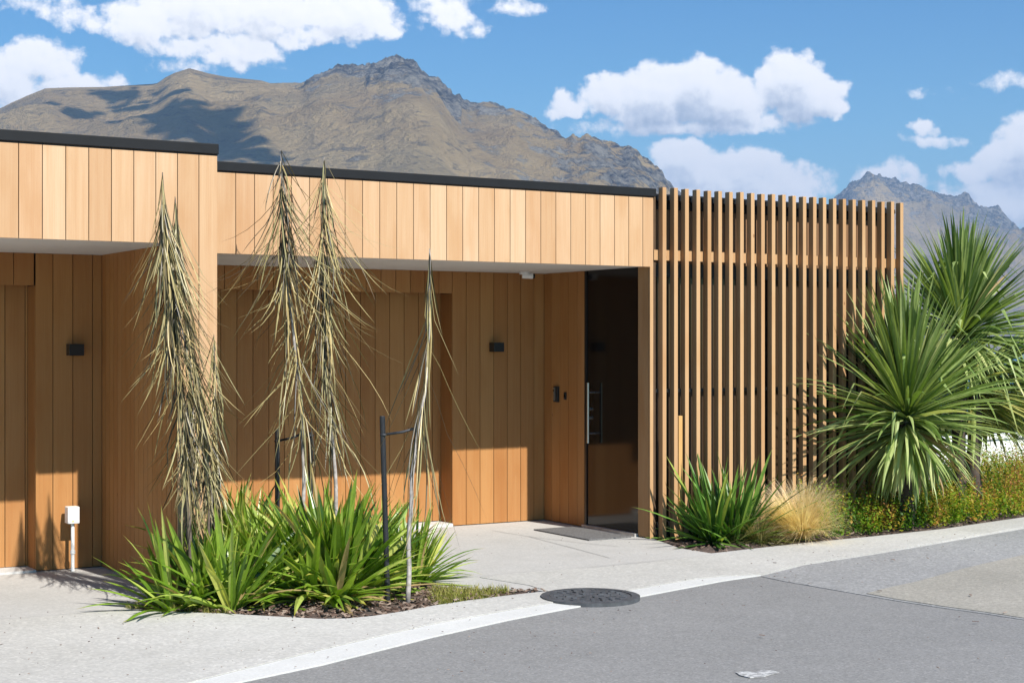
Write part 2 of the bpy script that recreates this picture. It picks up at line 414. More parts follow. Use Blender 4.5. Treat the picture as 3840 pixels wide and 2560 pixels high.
def mat_mount():
    m, t, b = newmat('tussock_and_schist')
    co = t('ShaderNodeTexCoord').outputs['Object']
    rk = t('ShaderNodeAttribute'); rk.attribute_name = 'rnd'
    n1 = t.noise(co, .004, 8, .62); n2 = t.noise(t.scale(co, (1, 1, 1.8)), .02, 7, .68); n3 = t.noise(co, .0016, 5, .5)
    grass = t.mix(t.ss(n1, .35, .65), (.36, .255, .125), (.50, .37, .19))
    grass = t.mix(t.ss(n3, .48, .68, 0, .6), grass, (.27, .225, .13))
    grass = t.mix(t.ss(n2, .54, .66, 0, .75), grass, (.13, .115, .085))
    n5 = t.noise(t.scale(co, (1, .5, 1.2)), .0065, 6, .7)
    grass = t.mix(t.ss(n5, .57, .66, 0, .5), grass, (.15, .145, .125))
    grass = t.mix(t.ss(n5, .30, .38, .6, 0), grass, (.50, .40, .25))
    n4 = t.noise(co, .07, 6, .7)
    rock = t.mix(t.ss(t.math('ADD', t.math('MULTIPLY', n2, .5), t.math('MULTIPLY', n4, .5)), .42, .60), (.018, .021, .028), (.34, .31, .26))
    f = t.ss(t.math('ADD', rk.outputs['Fac'], t.math('MULTIPLY', t.math('SUBTRACT', n2, .5), 1.9)), .30, .50)
    col = t.mix(f, grass, rock)
    t.l.new(col, b.inputs['Base Color']); b.inputs['Roughness'].default_value = .95; b.inputs['Specular IOR Level'].default_value = .1
    bump(t, b, t.math('ADD', t.math('MULTIPLY', n2, 1.0), t.math('ADD', t.math('MULTIPLY', n1, .7), t.math('MULTIPLY', n4, .5))), 1.0, 45)
    return m
M['mount'] = mat_mount()

# ------------------------------------------------------------------ terrain
LAKE = -25.0
def fbm(x, y, z, o=5, h=.55):
    v = 0; a = 1; f = 1; s = 0
    for i in range(o):
        v += a*noise.noise(Vector((x*f+i*7.1, y*f-i*3.3, z*f))); s += a; a *= h; f *= 2.03
    return v/s
def ridged(x, y, z, o=5):
    v = 0; a = 1; f = 1; s = 0
    for i in range(o):
        v += a*(1-2*abs(noise.noise(Vector((x*f+i*5.1, y*f+i*9.3, z*f))))); s += a; a *= .5; f *= 2.1
    return v/s
def land():
    xs = np.unique(np.concatenate([np.linspace(-60, 120, 91), np.linspace(-3000, -60, 12), np.linspace(120, 3000, 20)]))
    ys = np.unique(np.concatenate([np.linspace(-60, 120, 91), np.linspace(-3000, -60, 12), np.linspace(120, 900, 14)]))
    mb = MB()
    for y in ys:
        for x in xs:
            d = max(y-17, (x-14.2)*.9+(y-13)*.25, 0)
            d = max(d, 0)
            z = -.16-min(1, d/160)**.9*30
            z += .9*min(1, d/12)*fbm(x*.05, y*.05, 1)
            if x < -30 and y > 20: z = min(z, -2)
            mb.vert((x, y, z))
    n = len(xs)
    for j in range(len(ys)-1):
        for i in range(n-1): mb.face((j*n+i, j*n+i+1, (j+1)*n+i+1, (j+1)*n+i))
    o = mb.build('ground', M['land'], smooth=True); tag(o, kind='structure')
land()
wb = MB(); wb.box((-9000, 100, LAKE-1), (16000, 16000, LAKE)); tag(wb.build('lake', M['water']), kind='structure')

def mountain(name, ridge, dist, near, rockf, nx, nt, xr, seed, gully, jag, nsplit=1e9, nspan=1):
    px = [p[0] for p in ridge]; py = [p[1] for p in ridge]
    xs = np.linspace(xr[0], xr[1], nx); mb = MB(); grid = []; near0 = near
    for x in xs:
        near = near0 if x < nsplit else near0+(dist*.97-near0)*min(1, (x-nsplit)/nspan)
        yy = float(np.interp(x, px, py)); a, b, r = direc(x, yy)
        col = []
        wob = 220*fbm(x*.004, seed, 0, 3)
        for k in range(-3, nt):
            t = k/(nt-1)
            D = dist+wob*(1-min(1, max(t, 0)*3)) if t >= 0 else dist+wob+(-t)*(dist-near)*1.6
            if t >= 0: D = (dist+wob)*(1-t)+near*t
            zr = EYE+r*(dist+wob)
            if t < 0: z = zr-(-t)*(dist-near)*1.0
            else: z = LAKE-3+(zr-LAKE)*(1-t)**1.18
            X, Y = a*D, b*D
            env = min(1, max(t, 0)*4.5)*(1-t)**.8 if t > 0 else 0
            rg = ridged(X*.0014+seed, Y*.0009, seed*.3, 5); fb = fbm(X*.003, Y*.003, seed, 6)
            z += gully*env*(rg*.75+fb*.6)*(dist/3500)
            rk = rockf(x, yy, t, X, Y)
            cr = ridged(X*.008*3500/dist+seed, Y*.008*3500/dist, z*.008, 5)
            z += rk*jag*(cr-.25-.55*max(0, 1-max(t, 0)*7))*(dist/3500)*(1 if t > 0.02 else .35)
            if t == 0: z += 14*rk*fbm(x*.13, seed, 4, 5)*dist/3500
            mb.cr = rk; col.append(mb.vert((X, Y, z)))
        grid.append(col)
    for i in range(len(grid)-1):
        for k in range(len(grid[0])-1):
            mb.face((grid[i][k], grid[i][k+1], grid[i+1][k+1], grid[i+1][k]))
    o = mb.build(name, M['mount'], smooth=True); tag(o, kind='structure')
    return mb
RIDGE = [(-900, 420), (-400, 330), (-120, 290), (0, 248), (30, 232), (60, 218), (105, 200), (160, 198), (240, 197), (300, 193), (350, 190), (362, 188), (380, 175), (400, 165), (435, 154), (480, 166), (520, 174), (560, 178), (600, 182),
 (620, 188), (660, 187), (690, 188), (715, 179), (745, 168), (775, 160), (800, 168), (825, 163), (850, 155), (866, 158), (880, 152), (885, 147), (905, 142), (925, 139), (942, 141), (962, 149), (980, 161), (1000, 178), (1015, 190), (1030, 205), (1045, 222), (1060, 232),
 (1085, 243), (1110, 241), (1150, 245), (1180, 250), (1215, 270), (1240, 285), (1265, 300), (1300, 315), (1315, 307), (1330, 318), (1345, 309), (1362, 312), (1380, 322), (1420, 340), (1435, 346), (1447, 342), (1470, 358), (1500, 385), (1520, 405), (1545, 440), (1650, 520), (1800, 610), (2000, 720), (2120, 775), (2235, 816), (2500, 830)]
def gs(v, c, s): return math.exp(-((v-c)/s)**2)
def rock1(x, yy, t, X, Y):
    r = .0
    if x > 700: r = max(r, (1.0 if 720 < x < 1080 else .85)*max(0, 1-t*(2.6 if 840 < x < 1060 else 5.0)))
    r = max(r, .75*gs(x, 930, 90)*max(0, 1-t*2.6))
    if x > 1080: r = max(r, min(1, (x-1080)/350)*.42+.1)
    r = max(r, .28*gs(x, 660, 60)*gs(t, .1, .09))
    return min(1, r)
m1 = mountain('mountain', RIDGE, 3500, 1500, rock1, 1000, 170, (-900, 2235), 3.0, 140, 62, 1500, 740)
RIDGE2 = [(1500, 800), (1700, 640), (1850, 540), (1915, 478), (1940, 452), (1958, 430), (1975, 418), (1990, 405), (2005, 398), (2018, 394), (2032, 402), (2045, 405), (2060, 413), (2075, 425), (2092, 442), (2110, 452), (2125, 455), (2140, 452), (2155, 460), (2175, 463), (2200, 475), (2225, 480), (2250, 490), (2300, 508), (2352, 528), (2450, 560), (2700, 640), (3200, 690), (3800, 640), (4400, 700)]
def rock2(x, yy, t, X, Y):
    return min(1, .12+.95*max(0, 1-t*2.6))
m2 = mountain('mountain', RIDGE2, 7000, 5600, rock2, 1150, 100, (1500, 4400), 8.0, 130, 60)

# haze: one box of air around the whole valley
def haze():
    mb = MB(); mb.box((-7000, -300, LAKE-8), (13500, 10500, 1500))
    m = bpy.data.materials.new('air'); m.use_nodes = True; nt = m.node_tree; nt.nodes.clear()
    v = nt.nodes.new('ShaderNodeVolumePrincipled'); v.inputs['Color'].default_value = (.45, .66, 1, 1)
    v.inputs['Density'].default_value = 1.0e-4; v.inputs['Anisotropy'].default_value = 0.0
    o = nt.nodes.new('ShaderNodeOutputMaterial'); nt.links.new(v.outputs[0], o.inputs['Volume'])
    tag(mb.build('haze', m), kind='stuff')
HAZE = True
if HAZE: haze()

# clouds that shade the big slope: they float above and in front of the mountain, toward the sun
def find(mb, x, y):
    A = np.array(mb.v); dep = A[:, 0]*AX[0]+A[:, 1]*AX[1]; rr = A[:, 0]*RX[0]+A[:, 1]*RX[1]
    ok = dep > 100
    qx = CY+rr/dep*F; qy = HY-(A[:, 2]-EYE)/dep*F
    d = (qx-x)**2+(qy-y)**2; d[~ok] = 1e12
    return Vector(mb.v[int(np.argmin(d))])
def cloud(px, rad, seed, name='cloud', alt=1750):
    bm = bmesh.new(); rnd = random.Random(seed)
    for i, (x, y) in enumerate(px):
        p = find(m1, x, y); k = (alt-p.z)/SUN.z; c = p+SUN*k
        r = rad[i] if hasattr(rad, '__len__') else rad
        mt = Matrix.Translation(c) @ Matrix.Diagonal((r, r*1.25, r*.42, 1))
        bmesh.ops.create_icosphere(bm, subdivisions=4 if r > 22 else 3, radius=1, matrix=mt)
    for v in bm.verts:
        n = noise.noise(v.co*.006)*30+noise.noise(v.co*.02)*16
        v.co += Vector((n, n*.8, abs(n)*.4))
    me = bpy.data.meshes.new(name); bm.to_mesh(me); bm.free()
    o = bpy.data.objects.new(name, me); COL.objects.link(o); me.materials.append(M['cloud'])
    tag(o, kind='structure')
M['cloud'] = plain('cloud_white', (.9, .9, .92), 1.0, var=.02, sc=.01)
_r = random.Random(9); _p = [(275, 222), (330, 222), (380, 222), (430, 235), (300, 250), (350, 262), (420, 265), (480, 272), (520, 295), (440, 300), (500, 325), (560, 330), (480, 350), (550, 355), (610, 362), (390, 292), (245, 215)]
_q = [42, 45, 48, 42, 36, 50, 55, 48, 40, 48, 52, 42, 46, 44, 36, 44, 26]
for _i in range(170):
    _k = _r.randrange(17); _a = _r.uniform(0, 6.28); _s = _r.uniform(.6, 1.05); _p.append((_p[_k][0]+cos(_a)*_q[_k]*_s, _p[_k][1]+sin(_a)*_q[_k]*.55*_s)); _q.append(_r.uniform(4, 15))
cloud(_p, _q, 1)
cloud([(155, 262), (185, 266), (215, 262), (120, 236), (135, 240), (100, 238), (175, 272)], [26, 24, 15, 17, 13, 10, 16], 2)
cloud([(685, 205), (705, 207), (670, 206), (520, 214), (535, 220)], [13, 9, 8, 12, 8], 3)

# ------------------------------------------------------------------ paving
YF1, YF2 = 10.27, 11.22        # front planes of the two blocks
YB1, YB2 = 11.98, 12.95        # back walls of the two recesses
def gp(*pts): return [G(x, y) for x, y in pts]
bed1 = gp((285, 1396), (340, 1400), (420, 1404), (520, 1408), (640, 1415), (735, 1420), (800, 1419), (860, 1413), (930, 1402), (1000, 1389), (1080, 1377), (1160, 1367), (1250, 1357), (1215, 1352), (1130, 1354), (1060, 1352), (1000, 1344))
bed1 += [Vector((5.15, 10.9, 0)), Vector((4.7, 11.1, 0)), Vector((3.93, 11.1, 0)), Vector((3.93, 10.2, 0)), Vector((3.55, 10.2, 0)), Vector((3.42, 10.05, 0))]
bed2f = gp((1500, 1236), (1560, 1258), (1634, 1270), (1740, 1258), (1846, 1246), (2005, 1231), (2165, 1214), (2260, 1200), (2352, 1187))
fr_end = bed2f[-1]; dirr = (bed2f[-1]-bed2f[-3]).normalized()
bed2 = bed2f+[fr_end+dirr*3, fr_end+dirr*3+Vector((1.5, 4, 0)), Vector((12.2, 14, 0)), Vector((11.4, 11.28, 0)), Vector((8.25, 11.28, 0))]
ku = gp((465, 1559), (742, 1490), (989, 1433), (1164, 1401), (1299, 1378), (1442, 1355), (1580, 1331), (1660, 1322), (1748, 1318), (1846, 1294), (2005, 1270), (2165, 1243), (2352, 1211))
kl = gp((524, 1568), (742, 1522), (989, 1460), (1164, 1421), (1299, 1395), (1474, 1366), (1580, 1346), (1660, 1331))
d0 = (ku[0]-ku[1]).normalized(); kleft = [ku[0]+d0*3.0+Vector((0, -.25, 0)), ku[0]+d0*1.2+Vector((0, -.05, 0))]
de = (ku[-1]-ku[-2]).normalized()
# driveway and forecourt slab
outer = [Vector((-8, 3.4, 0)), kleft[0], kleft[1]]+ku+[ku[-1]+de*3.2, fr_end+dirr*3]+bed2f[::-1]+[Vector((8.25, 11.5, 0)), Vector((8.25, 13.3, 0)), Vector((-8, 13.3, 0))]
tag(slab('driveway', outer, [bed1], 0, .14, M['concrete']), kind='structure')
# exposed-aggregate footpath band, 4 mm sheet on top
pb = gp((-400, 1470), (0, 1424), (173, 1411), (285, 1401), (340, 1405), (420, 1409), (520, 1413), (640, 1420), (735, 1425), (800, 1424), (860, 1418), (930, 1407), (1000, 1394), (1080, 1382), (1160, 1372), (1262, 1359), (1215, 1344), (1102, 1326), (1240, 1312), (1368, 1303), (1500, 1290), (1634, 1276), (1740, 1264), (1846, 1252), (2005, 1237), (2165, 1220), (2352, 1193))
tag(slab('footpath', pb+[ku[-1]+de*.0+Vector((.0, .02, 0))]+ku[::-1][1:]+[kleft[1]+Vector((0, .02, 0)), Vector((-3, 5.6, 0))], [], .004, .006, M['path']), kind='structure')
# concrete channel
off = [p+Vector((0, 0, 0)) for p in kl]
kll = [off[0]+d0*3.0+Vector((0, -.25, 0)), off[0]+d0*1.2+Vector((0, -.05, 0))]
chan = [kleft[0], kleft[1]]+ku[:9]+kl[::-1]+[kll[1], kll[0]]
tag(slab('kerb', chan, [], -.003, .13, M['channel']), kind='structure')
rd = [Vector((-60, -60, 0)), Vector((60, -60, 0)), Vector((60, 30, 0)), ku[-1]+de*3.2, ]+ku[::-1][:5]+kl[::-1]+[kll[1], kll[0], Vector((-60, -8, 0))]
tag(slab('road', rd, [], -.012, .12, M['asphalt']), kind='structure')
c1 = gp((1748, 1320), (1800, 1331), (1846, 1339), (1910, 1350), (1974, 1361), (2060, 1376), (2165, 1392), (2260, 1405), (2352, 1419), (2500, 1440), (2900, 1500), (2900, 1150))
tag(slab('road_patch', c1+[ku[-1]+de*3.0-Vector((0, .02, 0))]+[p-Vector((0, .012, 0)) for p in ku[::-1][:4]], [], -.008, .004, M['chip']), kind='structure')
c2 = gp((1990, 1360), (2040, 1347), (2110, 1332), (2180, 1312), (2260, 1292), (2352, 1272), (2600, 1225), (2850, 1200), (2850, 1490), (2500, 1438), (2352, 1416), (2260, 1402), (2165, 1389), (2060, 1373))
tag(slab('road_patch', c2, [], -.004, .004, M['chip2']), kind='structure')
lp = gp((1690, 1540), (1712, 1537), (1735, 1539), (1752, 1534), (1775, 1536), (1790, 1540), (1768, 1545), (1750, 1551), (1722, 1552), (1700, 1547))
tag(slab('paint_patch', lp, [], -.006, .004, M['line']), kind='structure')
# control joints in the slab
def strip(pts, w, z, mb):
    for a, b in zip(pts[:-1], pts[1:]):
        d = (b-a).normalized(); n = Vector((-d.y, d.x, 0))*w/2
        i = [mb.vert((p.x, p.y, z)) for p in (a-n, b-n, b+n, a+n)]; mb.face(i)
jb = MB()
for pts, z in ((gp((-200, 1444), (0, 1424), (173, 1411), (285, 1401)), .0085), (gp((1102, 1325), (1240, 1312), (1368, 1302)), .0085), (gp((1130, 1218), (1215, 1232), (1330, 1262), (1400, 1281)), .004), (gp((1215, 1232), (1330, 1246), (1420, 1255)), .004), (gp((1262, 1360), (1442, 1356)), .0085),
          (gp((1368, 1302), (1634, 1276)), .0085)):
    strip(pts, .007, z, jb)
tag(jb.build('paving_joint', M['joint']), kind='structure')
# beds: uneven mulch
def bed(poly, z0, amp, mat, nm, seed):
    bm = bmesh.new(); vs = [bm.verts.new((p.x, p.y, z0)) for p in poly]
    es = [bm.edges.new((vs[i], vs[(i+1) % len(vs)])) for i in range(len(vs))]
    bmesh.ops.triangle_fill(bm, edges=es, use_beauty=True)
    for f in bm.faces:
        if f.normal.z < 0: f.normal_flip()
    bound = set(v for v in bm.verts)
    for _ in range(4): bmesh.ops.subdivide_edges(bm, edges=[e for e in bm.edges if e.calc_length() > .09], cuts=1, use_grid_fill=True)
    for v in bm.verts:
        e = 0 if v.is_boundary else 1
        v.co.z += e*amp*(.6+fbm(v.co.x*3, v.co.y*3, seed, 4))+e*.25*amp*noise.noise(v.co*18)
    me = bpy.data.meshes.new(nm); bm.to_mesh(me); bm.free(); o = bpy.data.objects.new(nm, me); COL.objects.link(o); me.materials.append(mat)
    return tag(o, kind='structure')
bed(bed1, -.035, .045, M['mulch'], 'garden_bed', 1)
bed([p for p in bed2], -.045, .05, M['mulch'], 'garden_bed', 2)
def inside(p, poly):
    c = False; n = len(poly)
    for i in range(n):
        a, b = poly[i], poly[(i+1) % n]
        if (a.y > p[1]) != (b.y > p[1]) and p[0] < (b.x-a.x)*(p[1]-a.y)/(b.y-a.y)+a.x: c = not c
    return c
def scatter(poly, n, rnd):
    x0 = min(p.x for p in poly); x1 = max(p.x for p in poly); y0 = min(p.y for p in poly); y1 = max(p.y for p in poly); out = []
    while len(out) < n:
        p = (rnd.uniform(x0, x1), rnd.uniform(y0, y1))
        if inside(p, poly): out.append(p)
    return out
rnd = random.Random(5)
cb = MB()
for poly, n in ((bed1, 2600), (bed2, 1500)):
    for (x, y) in scatter(poly, n, rnd):
        cb.cr = rnd.random(); a = rnd.uniform(0, pi); l = rnd.uniform(.006, .026); w = rnd.uniform(.004, .010); h = rnd.uniform(.001, .004)
        tl = rnd.uniform(-.5, .5)
        ux = Vector((cos(a), sin(a), tl))*l; uy = Vector((-sin(a), cos(a), rnd.uniform(-.4, .4)))*w
        cb.obox((x, y, rnd.uniform(-.012, .018)), ux, uy, ux.cross(uy).normalized()*h)
tag(cb.build('bark_mulch', M['chips']), kind='stuff')

# fallen leaves, twigs and grit on the paving (uncountable)
lb = MB(); rnd = random.Random(77)
zone = gp((0, 1380), (300, 1400), (740, 1426), (1000, 1398), (1250, 1362), (1440, 1358), (1700, 1290), (2300, 1205), (2352, 1260), (1700, 1400), (1200, 1560), (0, 1560))
for i_, (x, y) in enumerate(scatter(zone, 230, rnd)+scatter(gp((1010, 1300), (1010, 1210), (1340, 1210), (1560, 1270), (1240, 1345)), 30, rnd)+scatter(gp((600, 1560), (1300, 1400), (2300, 1300), (2340, 1560)), 40, rnd)):
    
    lb.cr = rnd.random(); a = rnd.uniform(0, 6.28); l = rnd.uniform(.002, .007) if rnd.random() < .93 else rnd.uniform(.012, .022); w_ = l*rnd.uniform(.12, .5)
    ux = Vector((cos(a), sin(a), rnd.uniform(-.1, .2)))*l; uy = Vector((-sin(a), cos(a), 0))*w_
    lb.obox((x, y, .007), ux, uy, (0, 0, .0012))
tag(lb.build('leaf_litter', M['chips']), kind='stuff')

# manhole cover
mc = G(1356, 1371); mcx = mc.x; mcy = mc.y; rad = .315
mh = empty('manhole_cover', (mcx, mcy, 0), 'round dark iron manhole cover set in the kerb line beside the asphalt', 'manhole cover')
b = MB(); n = 56
def disc(mb, r0, z0, z1, n=56):
    lo_ = [mb.vert((mcx+r0*cos(2*pi*i/n), mcy+r0*sin(2*pi*i/n), z0)) for i in range(n)]
    hi = [mb.vert((mcx+r0*cos(2*pi*i/n), mcy+r0*sin(2*pi*i/n), z1)) for i in range(n)]
    for i in range(n): mb.face((lo_[i], lo_[(i+1) % n], hi[(i+1) % n], hi[i]))
    mb.face(hi); return
disc(b, rad*.86, -.02, .012)
for rr in (.25, .5, .72):
    for i in range(int(rr*30)):
        a = 2*pi*i/int(rr*30); c = Vector((mcx+rad*rr*cos(a), mcy+rad*rr*sin(a), .014))
        b.obox(c, Vector((cos(a), sin(a), 0))*.020, Vector((-sin(a), cos(a), 0))*.010, (0, 0, .004))
b.build('lid', M['iron'], mh)
b = MB()
for i in range(n):
    a0, a1 = 2*pi*i/n, 2*pi*(i+1)/n
    q = []
    for (r_, z_) in ((rad*.88, -.01), (rad*.88, .015), (rad*1.06, .013), (rad*1.06, -.02)):
        q.append((b.vert((mcx+r_*cos(a0), mcy+r_*sin(a0), z_)), b.vert((mcx+r_*cos(a1), mcy+r_*sin(a1), z_))))
    for k in range(3): b.face((q[k][0], q[k+1][0], q[k+1][1], q[k][1]))
b.build('frame', M['iron'], mh)

# ------------------------------------------------------------------ house
house = empty('house', (5.5, 12, 0), 'low flat-roofed house clad in vertical cedar boards with charcoal roof edge', 'house')
rb = random.Random(11)
def boards(mb, p, d, L, z0, z1, nrm, w=.15, th=.018, gap=.0055, phase=0.0):
    """vertical boards from p along d for L metres, standing th proud on the nrm side"""
    p = Vector(p); d = Vector(d); nrm = Vector(nrm); s = -phase
    while s < L-1e-4:
        a = max(s, 0)+gap/2; e = min(s+w, L)-gap/2; s += w
        if e-a < .008: continue
        mb.cr = rb.random()
        c = p+d*((a+e)/2)+nrm*(th/2); c.z = (z0+z1)/2
        mb.obox(c, d*((e-a)/2), nrm*(th/2), (0, 0, (z1-z0)/2))
X0, X1, X2, X3 = -6.0, 3.593, 3.875, 8.205
ZS, ZT = 2.375, 2.99
# left front fascia and column
b = MB(); boards(b, (X0, YF1+.018, 0), (1, 0, 0), X1-X0, ZS, ZT, (0, -1, 0), phase=.15-((X1-X0) % .15))
b.build('fascia', M['pale'], house)
b = MB(); boards(b, (X1, YF1+.018, 0), (1, 0, 0), X2-X1, .0, ZT, (0, -1, 0), phase=.0)
b.build('column', M['pale'], house)
b = MB(); boards(b, (X2+.002, YF2+.018, 0), (1, 0, 0), X3+.035-X2, ZS, ZT, (0, -1, 0), phase=.1)
b.build('fascia', M['pale'], house)
# structure behind the boards
b = MB()
b.box((X0, YF1+.02, ZS+.012), (X1-.02, YB1+.1, ZT-.01))
b.box((X1+.02, YF1+.02, .0), (X2-.02, YB1+.1, ZT-.012))
b.box((X2, YF2+.02, ZS+.012), (X3+.03, YB2+.1, ZT-.01))
b.box((X0, YB1+.5, -.1), (X1+.1, 19, ZT-.015))
b.box((X1+.1, YB2+.5, -.1), (X3+.1, 19, ZT-.013))
b.box((X3+.03, YF2+.02, .0), (X3+.075, YF2+.3, ZT))
b.build('wall_core', M['dark'], house)
# soffits
b = MB(); b.box((X0, YF1+.02, ZS+.004), (X1, YB1, ZS+.012)); b.build('soffit', M['soffit'], house)
b = MB(); b.box((X2+.001, YF2+.02, ZS+.004), (X3, YB2, ZS+.012)); b.build('soffit', M['soffit'], house)
# side wall of the left recess, facing left
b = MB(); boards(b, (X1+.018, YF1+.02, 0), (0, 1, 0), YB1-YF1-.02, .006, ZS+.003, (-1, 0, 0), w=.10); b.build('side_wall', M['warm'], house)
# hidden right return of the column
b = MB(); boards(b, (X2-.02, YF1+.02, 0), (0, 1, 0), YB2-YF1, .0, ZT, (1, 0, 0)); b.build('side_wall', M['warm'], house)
# left recess back wall + garage door
GD1 = 3.09; b = MB()
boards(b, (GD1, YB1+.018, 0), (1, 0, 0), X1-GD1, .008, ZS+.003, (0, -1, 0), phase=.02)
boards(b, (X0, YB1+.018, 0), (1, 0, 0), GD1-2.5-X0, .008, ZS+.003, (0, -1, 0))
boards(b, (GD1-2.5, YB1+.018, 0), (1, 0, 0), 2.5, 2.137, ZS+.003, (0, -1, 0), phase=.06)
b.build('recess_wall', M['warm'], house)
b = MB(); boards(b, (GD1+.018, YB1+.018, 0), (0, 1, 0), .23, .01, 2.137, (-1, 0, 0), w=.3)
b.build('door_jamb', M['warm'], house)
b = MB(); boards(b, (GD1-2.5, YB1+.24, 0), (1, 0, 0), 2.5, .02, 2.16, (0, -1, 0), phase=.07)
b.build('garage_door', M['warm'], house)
# right recess back wall + garage door
GD2 = 7.19; b = MB()
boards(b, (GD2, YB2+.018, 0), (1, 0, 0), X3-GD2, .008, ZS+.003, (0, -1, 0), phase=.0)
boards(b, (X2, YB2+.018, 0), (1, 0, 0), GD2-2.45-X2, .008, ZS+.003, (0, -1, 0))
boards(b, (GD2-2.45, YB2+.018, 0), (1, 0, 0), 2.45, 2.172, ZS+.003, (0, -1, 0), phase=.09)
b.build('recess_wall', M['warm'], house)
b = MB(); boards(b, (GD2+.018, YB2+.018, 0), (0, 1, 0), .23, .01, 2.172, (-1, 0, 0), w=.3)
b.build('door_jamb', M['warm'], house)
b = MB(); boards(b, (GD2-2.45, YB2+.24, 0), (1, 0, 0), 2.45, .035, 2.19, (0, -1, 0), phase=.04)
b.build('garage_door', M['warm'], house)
b = MB(); b.box((GD2-2.47, YB2-.02, -.02), (GD2-.001, YB2+.3, .028)); b.build('garage_threshold', M['channel'], house)
b = MB(); b.box((GD1-2.5, YB1-.03, -.02), (GD1-.001, YB1+.3, .016)); b.build('garage_threshold', M['channel'], house)
# return wall with the front door, facing left
DY0, DY1 = 11.40, 12.22
b = MB()
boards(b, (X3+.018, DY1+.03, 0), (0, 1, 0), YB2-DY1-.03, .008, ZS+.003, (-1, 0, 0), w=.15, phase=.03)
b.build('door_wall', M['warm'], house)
b = MB()
boards(b, (X3+.018, YF2+.02, 0), (0, 1, 0), DY0-YF2-.02, .008, ZS+.003, (-1, 0, 0), w=.3)
boards(b, (X3, YF2+.018, 0), (1, 0, 0), .035, .0, ZS, (0, -1, 0), w=.3, gap=.001)
b.build('door_post', M['slat'], house)
fd = empty('front_door', Vector((X3, DY0, 0))-house.location, 'black glossy entry door in the side of the recess'); fd.parent = house
b = MB(); b.box((X3+.012, DY0, .03), (X3+.06, DY1, ZS+.002)); b.build('door_leaf', M['black'], fd)
b = MB(); b.box((X3+.002, DY1, .02), (X3+.055, DY1+.03, ZS+.002)); b.build('door_frame', M['blackm'], fd)
b = MB(); b.box((X3-.035, DY0+.002, -.01), (X3+.06, DY1+.026, .028)); b.build('sill', M['alu'], fd)
hb = MB(); hy = 12.10; hx = X3-.06
hb.tube([(hx, hy, .79), (hx, hy, 1.345)], .0125, 14)
for z in (.88, 1.255): hb.tube([(hx, hy, z), (X3+.013, hy, z)], .008, 10)
hb.build('pull_handle', M['steel'], fd, smooth=False)
for z in (1.02, 1.10):
    b = MB(); b.tube([(X3+.014, 12.165, z), (X3-.012, 12.165, z)], .016, 14); b.build('lock', M['steel'], fd)
# roof edges and roofs
b = MB(); b.box((X0, YF1-.012, ZT), (X2+.006, YF1+.06, ZT+.07)); b.box((X0, YF1-.002, ZT-.012), (X2+.002, YF1+.02, ZT)); b.build('roof_edge', M['flash'], house, bevel=.004)
b = MB(); b.box((X2+.008, YF2-.012, ZT-.001), (X3+.06, YF2+.06, ZT+.069)); b.box((X2+.008, YF2-.002, ZT-.013), (X3+.035, YF2+.02, ZT-.001)); b.build('roof_edge', M['flash'], house, bevel=.004)
b = MB(); b.box((X0, YF1+.06, ZT-.02), (X2+.004, 19, ZT+.02)); b.box((X2+.004, YF2+.06, ZT-.02), (11.2, 19, ZT+.018)); b.build('roof', M['flash'], house)
# block behind the slat screen
SY = 11.16; SX = 8.318; SP = .124
XE = SX+23*SP
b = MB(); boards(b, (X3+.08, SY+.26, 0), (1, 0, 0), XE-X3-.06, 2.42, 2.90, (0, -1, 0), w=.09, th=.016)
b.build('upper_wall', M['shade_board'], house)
b = MB(); b.box((X3+.075, SY+.23, 2.905), (XE+.02, SY+.4, ZT+.045)); b.build('roof_edge', M['flash'], house)
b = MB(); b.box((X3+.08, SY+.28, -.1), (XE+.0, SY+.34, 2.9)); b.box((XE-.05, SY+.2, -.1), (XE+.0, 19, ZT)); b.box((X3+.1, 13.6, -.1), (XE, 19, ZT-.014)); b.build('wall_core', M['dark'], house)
b = MB()
b.box((X3+.08, SY+.22, 2.30), (XE, SY+.279, 2.418)); b.box((X3+.08, SY+.22, 1.27), (XE, SY+.262, 1.30)); b.box((X3+.08, SY+.20, -.04), (XE, SY+.279, .12))
for k in range(5): b.box((X3+.09+k*.69, SY+.221, .12), (X3+.13+k*.69, SY+.263, 2.30))
wf = b.build('window_frame', M['blackm'], house)
b = MB(); b.box((X3+.08, SY+.265, .12), (XE, SY+.272, 2.30)); b.build('pane', M['glass'], wf)
# the slat screen: every slat its own mesh
scr = empty('slat_screen', Vector((SX, SY, 0))-house.location); scr.parent = house
for k in range(24):
    b = MB(); b.cr = rb.random(); x = SX+k*SP+rb.uniform(-.002, .002)
    zt = 3.068+rb.uniform(-.004, .004)
    b.box((x-.0205, SY, -.03), (x+.0205, SY+.062, zt))
    b.build('slat', M['slat'], scr, bevel=.0025)
b = MB(); b.cr = .4; b.box((X3+.045, SY+.0625, 2.435), (XE+.02, SY+.10, 2.525)); b.build('rail', M['slat'], scr)
b = MB(); b.cr = .6; b.box((SX+1*SP+.028, SY-.004, -.04), (SX+1*SP+.070, SY+.02, 1.07)); st = b.build('timber_peg', M['stake'], bevel=.002)
tag(st, 'bright new timber peg standing between two slats of the screen near the flax', 'timber peg')

